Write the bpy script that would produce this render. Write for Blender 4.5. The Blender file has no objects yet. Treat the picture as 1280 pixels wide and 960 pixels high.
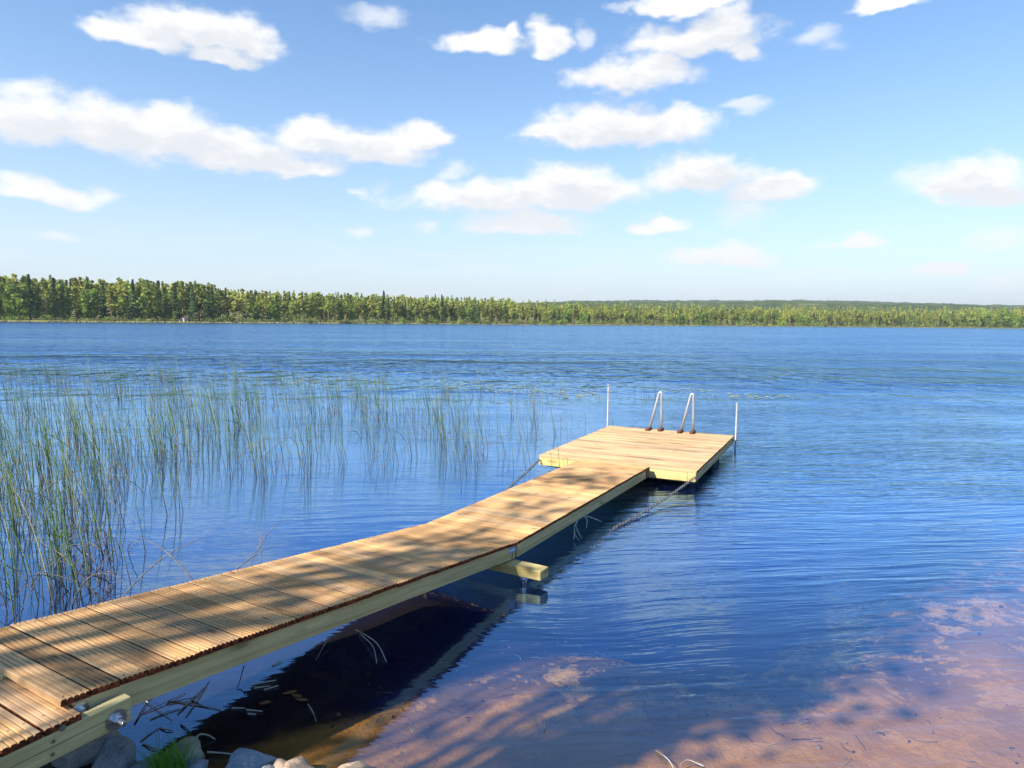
import bpy, math, random
import numpy as np
from mathutils import Vector, Matrix, Quaternion

random.seed(7)
RNG = np.random.default_rng(11)
SC = bpy.context.scene
COL = SC.collection
R_ = math.radians

# ------------------------------------------------------------------ helpers
def tag(o, label=None, cat=None, group=None, kind=None):
    if label: o['label'] = label
    if cat: o['category'] = cat
    if group: o['group'] = group
    if kind: o['kind'] = kind
    return o

def empty(name, loc=(0, 0, 0), rz=0.0):
    o = bpy.data.objects.new(name, None)
    o.empty_display_size = 0.2
    COL.objects.link(o)
    o.location = loc
    o.rotation_euler = (0, 0, rz)
    return o

class MB:
    """collects geometry for ONE mesh object"""
    def __init__(s):
        s.v = []; s.f = []; s.m = []; s.smooth = []
    def add(s, verts, faces, mat=0, smooth=False):
        b = len(s.v)
        s.v.extend([tuple(p) for p in verts])
        for f in faces:
            s.f.append(tuple(i + b for i in f)); s.m.append(mat); s.smooth.append(smooth)
    def box(s, x0, x1, y0, y1, z0, z1, mat=0, bev=0.0, endmat=None, ends='x'):
        b = min(bev, (x1-x0)/2.2, (y1-y0)/2.2, (z1-z0)/2.2)
        if b <= 0:
            P = [(x0,y0,z0),(x1,y0,z0),(x1,y1,z0),(x0,y1,z0),(x0,y0,z1),(x1,y0,z1),(x1,y1,z1),(x0,y1,z1)]
            F = [(0,3,2,1),(4,5,6,7),(0,1,5,4),(1,2,6,5),(2,3,7,6),(3,0,4,7)]
            s.add(P, F, mat)
            if endmat is not None:
                n = len(s.m)
                for k in ((3, 5) if ends == 'x' else (2, 4)): s.m[n-6+k] = endmat
            return
        P = []; idx = {}
        for i, xx in enumerate((x0, x1)):
            for j, yy in enumerate((y0, y1)):
                for k, zz in enumerate((z0, z1)):
                    sx = b if i == 0 else -b; sy = b if j == 0 else -b; sz = b if k == 0 else -b
                    idx[i,j,k,'x'] = len(P); P.append((xx, yy+sy, zz+sz))
                    idx[i,j,k,'y'] = len(P); P.append((xx+sx, yy, zz+sz))
                    idx[i,j,k,'z'] = len(P); P.append((xx+sx, yy+sy, zz))
        F = []; M = []
        def q(a, em=None):
            F.append(a); M.append(mat if em is None else em)
        for i in (0, 1):
            a = [idx[i,0,0,'x'], idx[i,1,0,'x'], idx[i,1,1,'x'], idx[i,0,1,'x']]
            q(a if i else a[::-1], endmat if ends == 'x' else None)
            a = [idx[0,i,0,'y'], idx[1,i,0,'y'], idx[1,i,1,'y'], idx[0,i,1,'y']]
            q(a[::-1] if i else a, endmat if ends == 'y' else None)
            a = [idx[0,0,i,'z'], idx[1,0,i,'z'], idx[1,1,i,'z'], idx[0,1,i,'z']]
            q(a if i else a[::-1])
        for j in (0, 1):
            for k in (0, 1):
                q([idx[0,j,k,'y'], idx[1,j,k,'y'], idx[1,j,k,'z'], idx[0,j,k,'z']])
                q([idx[j,0,k,'x'], idx[j,1,k,'x'], idx[j,1,k,'z'], idx[j,0,k,'z']])
                q([idx[j,k,0,'x'], idx[j,k,1,'x'], idx[j,k,1,'y'], idx[j,k,0,'y']])
        for i in (0, 1):
            for j in (0, 1):
                for k in (0, 1):
                    q([idx[i,j,k,'x'], idx[i,j,k,'y'], idx[i,j,k,'z']])
        n0 = len(s.v)
        s.v.extend(P)
        for f, m in zip(F, M):
            s.f.append(tuple(i + n0 for i in f)); s.m.append(m); s.smooth.append(False)
    def tube(s, pts, rad, n=8, mat=0, caps=True, smooth=True):
        pts = [Vector(p) for p in pts]
        if not hasattr(rad, '__len__'): rad = [rad]*len(pts)
        b = len(s.v); prev = None
        for i, p in enumerate(pts):
            t = (pts[min(i+1, len(pts)-1)] - pts[max(i-1, 0)]).normalized()
            if prev is None:
                u = t.orthogonal().normalized()
            else:
                u = (prev - t*prev.dot(t)).normalized()
            prev = u; w = t.cross(u)
            for k in range(n):
                a = 2*math.pi*k/n
                s.v.append(tuple(p + (u*math.cos(a) + w*math.sin(a))*rad[i]))
        for i in range(len(pts)-1):
            for k in range(n):
                k2 = (k+1) % n
                s.f.append((b+i*n+k, b+i*n+k2, b+(i+1)*n+k2, b+(i+1)*n+k)); s.m.append(mat); s.smooth.append(smooth)
        if caps:
            s.f.append(tuple(b+k for k in range(n))[::-1]); s.m.append(mat); s.smooth.append(False)
            e = b+(len(pts)-1)*n
            s.f.append(tuple(e+k for k in range(n))); s.m.append(mat); s.smooth.append(False)
    def torus(s, c, ax_u, ax_v, R, r, n=12, m=6, stretch=1.0, mat=0):
        u = Vector(ax_u); v = Vector(ax_v); w = u.cross(v); b = len(s.v); c = Vector(c)
        for i in range(n):
            a = 2*math.pi*i/n
            d = u*math.cos(a) + v*math.sin(a)
            cc = c + u*math.cos(a)*R*stretch + v*math.sin(a)*R
            for j in range(m):
                q = 2*math.pi*j/m
                s.v.append(tuple(cc + d*math.cos(q)*r + w*math.sin(q)*r))
        for i in range(n):
            for j in range(m):
                i2 = (i+1) % n; j2 = (j+1) % m
                s.f.append((b+i*m+j, b+i2*m+j, b+i2*m+j2, b+i*m+j2)); s.m.append(mat); s.smooth.append(True)
    def mesh(s, name, mats):
        me = bpy.data.meshes.new(name)
        me.from_pydata(s.v, [], s.f)
        for m in (mats if isinstance(mats, (list, tuple)) else [mats]): me.materials.append(m)
        me.polygons.foreach_set('material_index', s.m)
        me.polygons.foreach_set('use_smooth', s.smooth)
        me.update()
        return me
    def build(s, name, mats, parent=None):
        o = bpy.data.objects.new(name, s.mesh(name, mats))
        COL.objects.link(o)
        if parent: o.parent = parent
        return o

def np_mesh(name, V, F, mats, mi=None, smooth=False):
    me = bpy.data.meshes.new(name)
    V = np.asarray(V, dtype=np.float32); F = np.asarray(F, dtype=np.int32)
    k = F.shape[1]
    me.vertices.add(len(V)); me.vertices.foreach_set('co', V.ravel())
    me.loops.add(F.size); me.loops.foreach_set('vertex_index', F.ravel())
    me.polygons.add(len(F)); me.polygons.foreach_set('loop_start', np.arange(0, F.size, k, dtype=np.int32))
    for m in mats: me.materials.append(m)
    if mi is not None: me.polygons.foreach_set('material_index', np.asarray(mi, dtype=np.int32))
    me.polygons.foreach_set('use_smooth', np.full(len(F), smooth))
    me.update(calc_edges=True); me.validate()
    return me

def link_mesh(name, me, parent=None):
    o = bpy.data.objects.new(name, me); COL.objects.link(o)
    if parent: o.parent = parent
    return o

def copy_tree(o, parent=None):
    c = o.copy(); COL.objects.link(c)
    if parent: c.parent = parent
    for ch in list(o.children): copy_tree(ch, c)
    return c

# --------------------------------------------------------------- node helper
class NT:
    def __init__(s, nt): s.nt = nt; s.x = 0
    def n(s, typ, ins=None, **props):
        nd = s.nt.nodes.new(typ); s.x += 40; nd.location = (s.x, -s.x*0.3)
        for k, v in props.items(): setattr(nd, k, v)
        for k, v in (ins or {}).items():
            sk = nd.inputs[k]
            if isinstance(v, bpy.types.NodeSocket): s.nt.links.new(v, sk)
            else: sk.default_value = v
        return nd
    def math(s, op, a, b=None, c=None, clamp=False):
        ins = {0: a}
        if b is not None: ins[1] = b
        if c is not None: ins[2] = c
        nd = s.n('ShaderNodeMath', ins, operation=op, use_clamp=clamp)
        return nd.outputs[0]
    def vmath(s, op, a, b=None, c=None):
        ins = {0: a}
        if b is not None: ins[1] = b
        if c is not None: ins[2] = c
        nd = s.n('ShaderNodeVectorMath', ins, operation=op)
        return nd.outputs['Value'] if op in ('LENGTH', 'DOT_PRODUCT', 'DISTANCE') else nd.outputs[0]
    def mix(s, f, a, b, blend='MIX'):
        nd = s.n('ShaderNodeMix', None, data_type='RGBA', blend_type=blend)
        for k, v in ((0, f), (6, a), (7, b)):
            if isinstance(v, bpy.types.NodeSocket): s.nt.links.new(v, nd.inputs[k])
            elif k == 0: nd.inputs[0].default_value = v
            else: nd.inputs[k].default_value = (*v, 1) if len(v) == 3 else v
        return nd.outputs[2]
    def noise(s, vec, scale, detail=3.0, rough=0.55, dist=0.0, dim='3D'):
        nd = s.n('ShaderNodeTexNoise', {'Vector': vec, 'Scale': scale, 'Detail': detail, 'Roughness': rough, 'Distortion': dist}, noise_dimensions=dim)
        return nd.outputs[0]
    def ramp(s, f, stops, interp='LINEAR'):
        nd = s.n('ShaderNodeValToRGB', {0: f}); cr = nd.color_ramp; cr.interpolation = interp
        while len(cr.elements) < len(stops): cr.elements.new(0.5)
        for e, (p, c) in zip(cr.elements, stops):
            e.position = p
            e.color = (c, c, c, 1) if not hasattr(c, '__len__') else (*c, 1)
        return nd.outputs[0]
    def step(s, f, a, b, lo=0.0, hi=1.0):
        nd = s.n('ShaderNodeMapRange', {0: f, 1: a, 2: b, 3: lo, 4: hi}, interpolation_type='SMOOTHSTEP')
        return nd.outputs[0]
    def mapping(s, vec, scale=(1,1,1), rot=(0,0,0), loc=(0,0,0)):
        return s.n('ShaderNodeMapping', {0: vec, 1: loc, 2: rot, 3: scale}).outputs[0]
    def combine(s, x, y, z):
        return s.n('ShaderNodeCombineXYZ', {0: x, 1: y, 2: z}).outputs[0]

def new_mat(name):
    m = bpy.data.materials.new(name); m.use_nodes = True
    m.node_tree.nodes.clear()
    t = NT(m.node_tree)
    out = m.node_tree.nodes.new('ShaderNodeOutputMaterial')
    return m, t, out

def principled(t, out, col, rough=0.7, spec=0.3, metal=0.0, normal=None, trans=None):
    ins = {'Base Color': col if isinstance(col, bpy.types.NodeSocket) else (*col, 1), 'Roughness': rough, 'Metallic': metal, 'Specular IOR Level': spec}
    if normal is not None: ins['Normal'] = normal
    p = t.n('ShaderNodeBsdfPrincipled', ins)
    t.nt.links.new(p.outputs[0], out.inputs[0])
    return p

def bump(t, h, strength=0.5, dist=0.01, normal=None):
    ins = {'Height': h, 'Strength': strength, 'Distance': dist}
    if normal is not None: ins['Normal'] = normal
    return t.n('ShaderNodeBump', ins).outputs[0]

# -------------------------------------------------------------- camera frame
H_EYE = 2.196
PITCH, ROLL, FPX = 0.0918546, 0.00906185, 842.1197
cp, sp_ = math.cos(PITCH), math.sin(PITCH)
FWD = Vector((0, cp, -sp_)); UP0 = Vector((0, sp_, cp)); RT0 = Vector((1, 0, 0))
RT = RT0*math.cos(ROLL) + UP0*math.sin(ROLL)
UP = UP0*math.cos(ROLL) - RT0*math.sin(ROLL)
def ray(u, v): return FWD + RT*((u-640)/FPX) + UP*((480-v)/FPX)
def on_z(u, v, z=0.0):
    r = ray(u, v); t = (z - H_EYE)/r.z
    return Vector((0, 0, H_EYE)) + r*t
cam_d = bpy.data.cameras.new('camera')
cam_d.sensor_width = 36.0; cam_d.lens = FPX/1280*36.0
cam_d.clip_start = 0.05; cam_d.clip_end = 20000
cam = bpy.data.objects.new('camera', cam_d); COL.objects.link(cam)
Mx = Matrix((RT, UP, -FWD)).transposed().to_4x4(); Mx.translation = (0, 0, H_EYE)
cam.matrix_world = Mx
SC.camera = cam

# -------------------------------------------------------------- light
SUN_EL = R_(40.0)
SUN_AZ = Vector((-0.77, -0.64, 0)).normalized()
SUN = Vector((SUN_AZ.x*math.cos(SUN_EL), SUN_AZ.y*math.cos(SUN_EL), math.sin(SUN_EL)))
ld = bpy.data.lights.new('sun', 'SUN'); ld.energy = 4.6; ld.angle = R_(0.53); ld.color = (1.0, 0.93, 0.82)
lo = bpy.data.objects.new('sun', ld); COL.objects.link(lo)
lo.rotation_euler = SUN.to_track_quat('Z', 'Y').to_euler(); lo.location = (-20, -20, 30)

world = bpy.data.worlds.new('World'); SC.world = world; world.use_nodes = True
def build_world():
    nt = world.node_tree; nt.nodes.clear(); t = NT(nt)
    out = nt.nodes.new('ShaderNodeOutputWorld')
    sky = t.n('ShaderNodeTexSky', None, sky_type='NISHITA', sun_disc=False, sun_elevation=SUN_EL,
              sun_rotation=math.atan2(SUN_AZ.x, SUN_AZ.y) % (2*math.pi))
    sky.air_density = 1.0; sky.dust_density = 0.0; sky.ozone_density = 3.0
    co = t.n('ShaderNodeTexCoord').outputs['Generated']
    sep = t.n('ShaderNodeSeparateXYZ', {0: co}); X, Y, Z = sep.outputs
    az = t.math('ARCTAN2', X, Y)
    el = t.math('ARCSINE', Z)
    # deeper, clearer blue, pale at the horizon
    hs = t.n('ShaderNodeHueSaturation', {'Saturation': SKY_SAT, 'Value': SKY_VAL, 'Hue': SKY_HUE, 'Color': sky.outputs[0]}).outputs[0]
    hz = t.math('POWER', t.math('SUBTRACT', 1.0, t.math('ABSOLUTE', Z), clamp=True), 5.0)
    skyc = t.mix(t.math('MULTIPLY', hz, 1.05, clamp=True), hs, HORIZON_COL)
    uv0 = t.combine(az, el, 0.0)
    # warp the cloud outlines
    P = t.mapping(co, scale=(1, 1, 2.0))
    wn = t.n('ShaderNodeTexNoise', {'Vector': P, 'Scale': 14.0, 'Detail': 3.0, 'Roughness': 0.55})
    w = t.vmath('SUBTRACT', wn.outputs[1], (0.5, 0.5, 0.5))
    uv = t.vmath('MULTIPLY_ADD', w, (0.075, 0.045, 0.0), uv0)
    fb = t.noise(t.mapping(co, scale=(1, 1, 1.5)), 24.0, 6.0, 0.58)
    fb2 = t.noise(P, 9.0, 5.0, 0.6)
    def ae(u, v):
        r = ray(u, v).normalized(); return math.atan2(r.x, r.y), math.asin(r.z)
    def field(uvs, blobs, k=0.25, flat=False):
        cur = None
        for (a, e, ra, re) in blobs:
            q = t.vmath('MULTIPLY_ADD', uvs, (1/ra, 1/re, 0.0), (-a/ra, -e/re, 0.0))
            if flat: q = t.vmath('MAXIMUM', q, t.vmath('MULTIPLY', q, (-1.0, -1.75, 0.0)))
            l = t.vmath('LENGTH', q)
            cur = l if cur is None else t.n('ShaderNodeMath', {0: cur, 1: l, 2: k}, operation='SMOOTH_MIN').outputs[0]
        return t.math('SUBTRACT', 1.0, cur)
    def px(b):
        o = []
        for (u, v, ru, rv) in b:
            a, e = ae(u, v); a2, _ = ae(u+ru, v); _, e2 = ae(u, v-rv)
            o.append((a, e-(e2-e)*0.22, (a2-a)*1.32, (e2-e)*1.55))
        return o
    strong = px(CLOUDS_STRONG); faint = px(CLOUDS_FAINT)
    rr = random.Random(5)
    for i in range(11):     # the rest of the sky, above and around the frame
        e = R_(rr.uniform(38, 68)); a = R_(rr.uniform(-90, 90))
        rs = rr.uniform(0.06, 0.17)
        lst = faint if abs(a) < 0.9 else strong
        lst.append((a, e, rs/math.cos(e), rs*0.36))
        lst.append((a + rs*0.8, e + rs*rr.uniform(-.2, .2), rs*0.7/math.cos(e), rs*0.27))
    f1 = field(uv, strong, flat=True)
    nz = t.math('ADD', t.math('MULTIPLY', t.math('SUBTRACT', fb, 0.5), 1.0), t.math('MULTIPLY', t.math('SUBTRACT', fb2, 0.5), 0.60))
    d1 = t.step(t.math('ADD', f1, nz), -0.03, 0.56)
    f2 = field(uv, faint)
    d2 = t.math('MULTIPLY', t.step(t.math('ADD', f2, nz), 0.0, 0.85), 0.62)
    # thin veil low over the horizon
    veil_n = t.noise(t.mapping(co, scale=(1, 1, 9)), 5.0, 5.0, 0.6)
    veil = t.math('MULTIPLY', t.step(veil_n, 0.42, 0.75), t.step(el, 0.16, 0.02))
    d3 = t.math('MULTIPLY', veil, 0.45)
    dens = t.math('MAXIMUM', t.math('MAXIMUM', d1, d2), d3)
    # self shading: cloud standing towards the sun (above) darkens what lies below it
    uvs = t.vmath('ADD', uv, (-0.012, 0.020, 0.0))
    fs = field(uvs, strong[:len(CLOUDS_STRONG)])
    fbs = t.noise(t.vmath('ADD', P, (-0.01, 0.0, 0.03)), 26.0, 4.0, 0.62)
    sh = t.math('ADD', fs, t.math('MULTIPLY', t.math('SUBTRACT', fbs, 0.5), 1.5))
    shade = t.step(sh, -0.1, 0.75)
    lit = t.mix(shade, CLOUD_LIT, CLOUD_DARK)
    lit = t.mix(t.step(el, 0.22, 0.03), lit, CLOUD_LOW)
    col = t.mix(dens, skyc, lit)
    bg = t.n('ShaderNodeBackground', {0: col, 1: 0.1})
    nt.links.new(bg.outputs[0], out.inputs[0])
    world.cycles.sampling_method = 'MANUAL'; world.cycles.sample_map_resolution = 512

SKY_SAT, SKY_VAL, SKY_HUE = 1.14, 1.05, 0.500
HORIZON_COL = (3.3, 3.7, 4.1)
CLOUD_LIT = (5.25, 5.22, 5.2); CLOUD_DARK = (4.05, 4.18, 4.42); CLOUD_LOW = (4.75, 4.85, 5.0)
CLOUDS_STRONG = [
 (172,42,52,20),(235,32,72,28),(298,45,46,28),(285,70,40,12),
 (55,150,80,40),(130,158,60,38),(215,172,95,40),(300,185,100,28),(390,170,60,20),(455,182,70,24),(522,170,40,17),(350,206,68,15),(250,198,45,14),
 (60,240,72,16),(600,52,50,15),(640,44,14,12),(684,50,25,24),(676,62,18,12),
 (860,3,80,12),(868,50,86,24),(785,94,78,22),(930,60,28,24),(915,25,40,26),
 (760,160,105,25),(690,165,48,12),(845,152,36,16),
 (640,247,145,22),(720,238,82,25),(660,278,74,15),
 (880,219,76,25),(958,236,56,18),(822,281,28,10),(895,320,66,15),(1080,302,38,10),(1218,222,80,24),(1255,240,50,15),(1172,338,34,9),(1115,4,48,10)]
CLOUDS_FAINT = [(65,292,30,9),(930,133,34,9),(470,17,36,12),(1240,300,60,18),(1262,350,42,10),(725,45,16,10),(930,258,42,14),(560,245,62,16),(570,215,24,10),(1150,225,34,14),(1040,308,40,8),(530,282,22,8),(452,240,14,6),(450,290,14,6),(1020,45,36,12),(40,110,28,14),(620,272,60,14)]
build_world()

# -------------------------------------------------------------- materials
def wood_deck(name, base, light, dark, screw_x):
    """grooved softwood boards: X runs along the board, Y across the boards"""
    m, t, out = new_mat(name)
    co = t.n('ShaderNodeTexCoord').outputs['Object']
    sep = t.n('ShaderNodeSeparateXYZ', {0: co})
    bi = t.math('FLOOR', t.math('DIVIDE', sep.outputs[1], 0.1218))
    rnd = t.n('ShaderNodeTexWhiteNoise', {1: bi}, noise_dimensions='1D').outputs[0]
    off = t.combine(t.math('MULTIPLY', rnd, 37.0), t.math('MULTIPLY', rnd, 11.0), 0.0)
    P = t.vmath('ADD', co, off)
    grain = t.noise(t.mapping(P, scale=(1.6, 38, 38)), 1.0, 5.0, 0.62, 0.6)
    fine = t.noise(t.mapping(P, scale=(7, 190, 190)), 1.0, 3.0, 0.6)
    patch = t.noise(t.mapping(P, scale=(1.3, 2.6, 2.6)), 1.0, 3.0, 0.5)
    c = t.mix(t.step(grain, 0.3, 0.7), base, light)
    c = t.mix(t.math('MULTIPLY', t.step(patch, 0.48, 0.70), 0.72), c, dark)
    c = t.mix(t.math('MULTIPLY', t.step(fine, 0.55, 0.8), 0.35), c, dark)
    r2 = t.math('FRACT', t.math('MULTIPLY', rnd, 7.31))
    c = t.mix(t.step(r2, 0.55, 1.0, 0.0, 0.45), c, (0.33, 0.27, 0.20))
    tone = t.math('MULTIPLY_ADD', rnd, 0.42, 0.76)
    c = t.mix(1.0, c, t.combine(tone, tone, tone), 'MULTIPLY')
    # knots
    vo = t.n('ShaderNodeTexVoronoi', {'Vector': t.mapping(P, scale=(3.1, 8.0, 3.0)), 'Scale': 1.0}, feature='F1')
    kn = t.step(vo.outputs['Distance'], 0.15, 0.05)
    c = t.mix(t.math('MULTIPLY', kn, 0.75), c, (0.10, 0.045, 0.02))
    # screw heads, two per board and joist
    fy = t.math('FRACT', t.math('DIVIDE', sep.outputs[1], 0.1218))
    dy = t.math('MULTIPLY', t.math('SUBTRACT', t.math('ABSOLUTE', t.math('SUBTRACT', fy, 0.5)), 0.28), 0.1218)
    for sx in screw_x:
        dd = t.vmath('LENGTH', t.combine(t.math('SUBTRACT', sep.outputs[0], sx), dy, 0.0))
        c = t.mix(t.math('MULTIPLY', t.step(dd, 0.0065, 0.0045), 0.8), c, (0.10, 0.085, 0.075))
    nb = bump(t, t.math('ADD', grain, t.math('MULTIPLY', fine, 0.5)), 0.35, 0.004)
    principled(t, out, c, 0.78, 0.18, normal=nb)
    return m

def wood_beam(name, a, b, knotcol=(0.12, 0.10, 0.05), axis=1):
    m, t, out = new_mat(name)
    co = t.n('ShaderNodeTexCoord').outputs['Object']
    s = [22.0, 22.0, 22.0]; s[axis] = 0.9
    s2 = [150.0]*3; s2[axis] = 5.0
    grain = t.noise(t.mapping(co, scale=s), 1.0, 5.0, 0.6, 1.0)
    fine = t.noise(t.mapping(co, scale=s2), 1.0, 2.0, 0.6)
    blot = t.noise(co, 2.4, 3.0, 0.5)
    c = t.mix(t.step(grain, 0.3, 0.72), a, b)
    c = t.mix(t.math('MULTIPLY', t.step(blot, 0.5, 0.75), 0.35), c, (0.27, 0.24, 0.11))
    s3 = [4.0]*3; s3[axis] = 2.2; s3[2] = 7.0
    vo = t.n('ShaderNodeTexVoronoi', {'Vector': t.mapping(co, scale=s3), 'Scale': 1.0}, feature='F1')
    kn = t.step(t.math('ADD', vo.outputs['Distance'], t.math('MULTIPLY', t.math('SUBTRACT', grain, 0.5), 0.15)), 0.23, 0.10)
    c = t.mix(t.math('MULTIPLY', kn, 0.65), c, knotcol)
    c = t.mix(t.math('MULTIPLY', t.step(fine, 0.6, 0.8), 0.3), c, (0.18, 0.15, 0.07))
    nb = bump(t, t.math('ADD', grain, fine), 0.3, 0.003)
    principled(t, out, c, 0.8, 0.15, normal=nb)
    return m

def simple(name, col, rough=0.7, spec=0.3, metal=0.0, var=0.0, scale=8.0, col2=None, bumpd=0.0):
    m, t, out = new_mat(name)
    c = col; nb = None
    if var > 0 or col2:
        co = t.n('ShaderNodeTexCoord').outputs['Object']
        n = t.noise(co, scale, 4.0, 0.6)
        c2 = col2 or tuple(x*(1-var) for x in col)
        c = t.mix(t.step(n, 0.35, 0.65), col, c2)
        if bumpd: nb = bump(t, n, 0.6, bumpd)
    principled(t, out, c, rough, spec, metal, nb)
    return m

def leaf_mat(name, a, b, c3=None, trans=0.3, rough=0.6):
    m, t, out = new_mat(name)
    g = t.n('ShaderNodeNewGeometry')
    oi = t.n('ShaderNodeObjectInfo')
    r = g.outputs['Random Per Island']
    col = t.mix(r, a, b)
    if c3: col = t.mix(t.step(oi.outputs['Random'], 0.35, 1.0, 0.0, 0.75), col, c3)
    tone = t.step(t.noise(g.outputs['Position'], 0.13, 2.0, 0.6), 0.36, 0.64, 0.62, 1.28)
    if name.endswith('needles') or name == 'birch_leaves': col = t.mix(1.0, col, t.combine(t.math('MULTIPLY', tone, 0.98), tone, t.math('MULTIPLY_ADD', tone, 0.8, 0.2)), 'MULTIPLY')
    d = t.n('ShaderNodeBsdfDiffuse', {0: col})
    tr = t.n('ShaderNodeBsdfTranslucent', {0: col})
    mx = t.n('ShaderNodeMixShader', {0: trans, 1: d.outputs[0], 2: tr.outputs[0]})
    t.nt.links.new(mx.outputs[0], out.inputs[0])
    return m

M_DECK = wood_deck('decking_wood', (0.53, 0.285, 0.115), (0.66, 0.41, 0.19), (0.28, 0.14, 0.06), (-0.035, -0.955))
M_DECK_NEW = wood_deck('platform_wood', (0.46, 0.29, 0.145), (0.58, 0.41, 0.23), (0.25, 0.145, 0.085), (0.03, 1.14, 2.25))
M_END = simple('board_end_grain', (0.24, 0.065, 0.026), 0.85, 0.1, var=0.75, scale=45.0, col2=(0.045, 0.017, 0.010))
M_BEAM = wood_beam('beam_wood', (0.43, 0.35, 0.16), (0.66, 0.56, 0.30))
M_YBEAM = wood_beam('pale_beam_wood', (0.55, 0.42, 0.16), (0.66, 0.52, 0.24), (0.30, 0.20, 0.06), axis=0)
M_GALV = simple('galvanised_steel', (0.62, 0.65, 0.70), 0.28, 0.5, 0.9, var=0.12, scale=14.0)
M_ALU = simple('aluminium_tube', (0.62, 0.60, 0.59), 0.35, 0.5, 0.6, var=0.2, scale=30)
M_POLE = simple('pole_steel', (0.42, 0.39, 0.38), 0.5, 0.4, 0.3, var=0.35, scale=18)
M_RUST = simple('rusty_steel', (0.10, 0.08, 0.07), 0.7, 0.3, 0.4, var=0.5, scale=40, col2=(0.20, 0.11, 0.06))
M_PONT = simple('dark_plastic', (0.035, 0.03, 0.045), 0.5, 0.4, var=0.3, scale=6)
M_FOOT = simple('brown_hardwood', (0.17, 0.06, 0.03), 0.7, 0.2, var=0.4, scale=30)

# -------------------------------------------------------------- the setting
A_DIR = Vector((0.77, 0.64, 0)).normalized(); N_DIR = Vector((0.64, -0.77, 0)).normalized()
def shore_y(x):
    return 2.88 + 0.10*math.sin(x*1.7+0.4) + 0.05*math.sin(x*4.1) + (0.30 if x < -1.3 else 0.30*max(0.0, min(1.0, (-0.3-x)/1.0)))
def bed_z(x, y):
    d = y - shore_y(x)
    if d <= 0:
        z = min(0.55, -d*0.20)
    else:
        k = 0.115 if x < 1.0 else max(0.052, 0.115-0.022*(x-1.0))
        z = -d*k if d < 4 else -4*k - (d-4)*0.13
        z = max(z, -4.5)
    k_ = x*A_DIR.x + y*A_DIR.y; n_ = x*N_DIR.x + y*N_DIR.y
    q = max(0.0, min(1.0, (-2.1-n_)/1.5)); q = q*q*(3-2*q); q2 = max(0.0, min(1.0, (k_-3.0)/3.0)); q = q*q2*q2*(3-2*q2)*1.25
    if d > 0: z -= 0.85*q  # added drop-off, darkens the bed where the tree shade lies
    z += 0.012*math.sin(x*5.3+y*2.1)+0.010*math.sin(x*9.1-y*7.7)
    return z

def build_ground():
    xs = np.concatenate([np.linspace(-70, -9, 30), np.linspace(-8.6, 9, 150), np.linspace(9.6, 70, 30)])
    ys = np.concatenate([np.linspace(-45, -1, 24), np.linspace(-0.8, 9, 110), np.linspace(9.3, 90, 40)])
    V = []; F = []
    for y in ys:
        for x in xs: V.append((x, y, bed_z(x, y)))
    n = len(xs)
    for j in range(len(ys)-1):
        for i in range(n-1):
            F.append((j*n+i, j*n+i+1, (j+1)*n+i+1, (j+1)*n+i))
    m, t, out = new_mat('lake_bed_sand')
    g = t.n('ShaderNodeNewGeometry'); P = g.outputs['Position']
    n1 = t.noise(P, 3.4, 6.0, 0.64, 0.3); n2 = t.noise(P, 14.0, 5.0, 0.65); n3 = t.noise(P, 42.0, 4.0, 0.65)
    c = t.mix(t.step(n2, 0.3, 0.7), (0.56, 0.31, 0.055), (0.68, 0.45, 0.12))
    c = t.mix(t.math('MULTIPLY', t.step(t.math('ADD', n1, t.math('MULTIPLY', n2, 0.40)), 0.60, 0.70), 0.92), c, (0.07, 0.048, 0.026))
    c = t.mix(t.math('MULTIPLY', t.step(n3, 0.52, 0.62), 0.75), c, (0.10, 0.065, 0.035))
    sep = t.n('ShaderNodeSeparateXYZ', {0: P})
    c = t.mix(t.math('MULTIPLY', t.step(sep.outputs[2], -0.16, -0.06), 0.8), c, (0.50, 0.26, 0.07))
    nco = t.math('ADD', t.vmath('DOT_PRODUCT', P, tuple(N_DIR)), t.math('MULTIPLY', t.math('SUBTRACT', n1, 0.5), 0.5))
    c = t.mix(t.step(nco, -3.32, -3.50), c, (0.022, 0.018, 0.012))  # jetty shade put into the bed colour, its edge along the sun direction
    # dark leaf silt further out, also painted in for tree shade on the bed; dark peaty bank above the waterline
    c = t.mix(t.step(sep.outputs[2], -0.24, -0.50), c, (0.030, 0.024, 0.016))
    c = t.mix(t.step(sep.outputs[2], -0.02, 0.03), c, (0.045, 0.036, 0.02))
    nb = bump(t, t.math('ADD', n2, t.math('MULTIPLY', n3, 0.4)), 0.7, 0.02)
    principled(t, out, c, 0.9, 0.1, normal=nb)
    o = link_mesh('ground', np_mesh('ground', V, F, [m], smooth=True)); tag(o, kind='structure')

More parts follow.
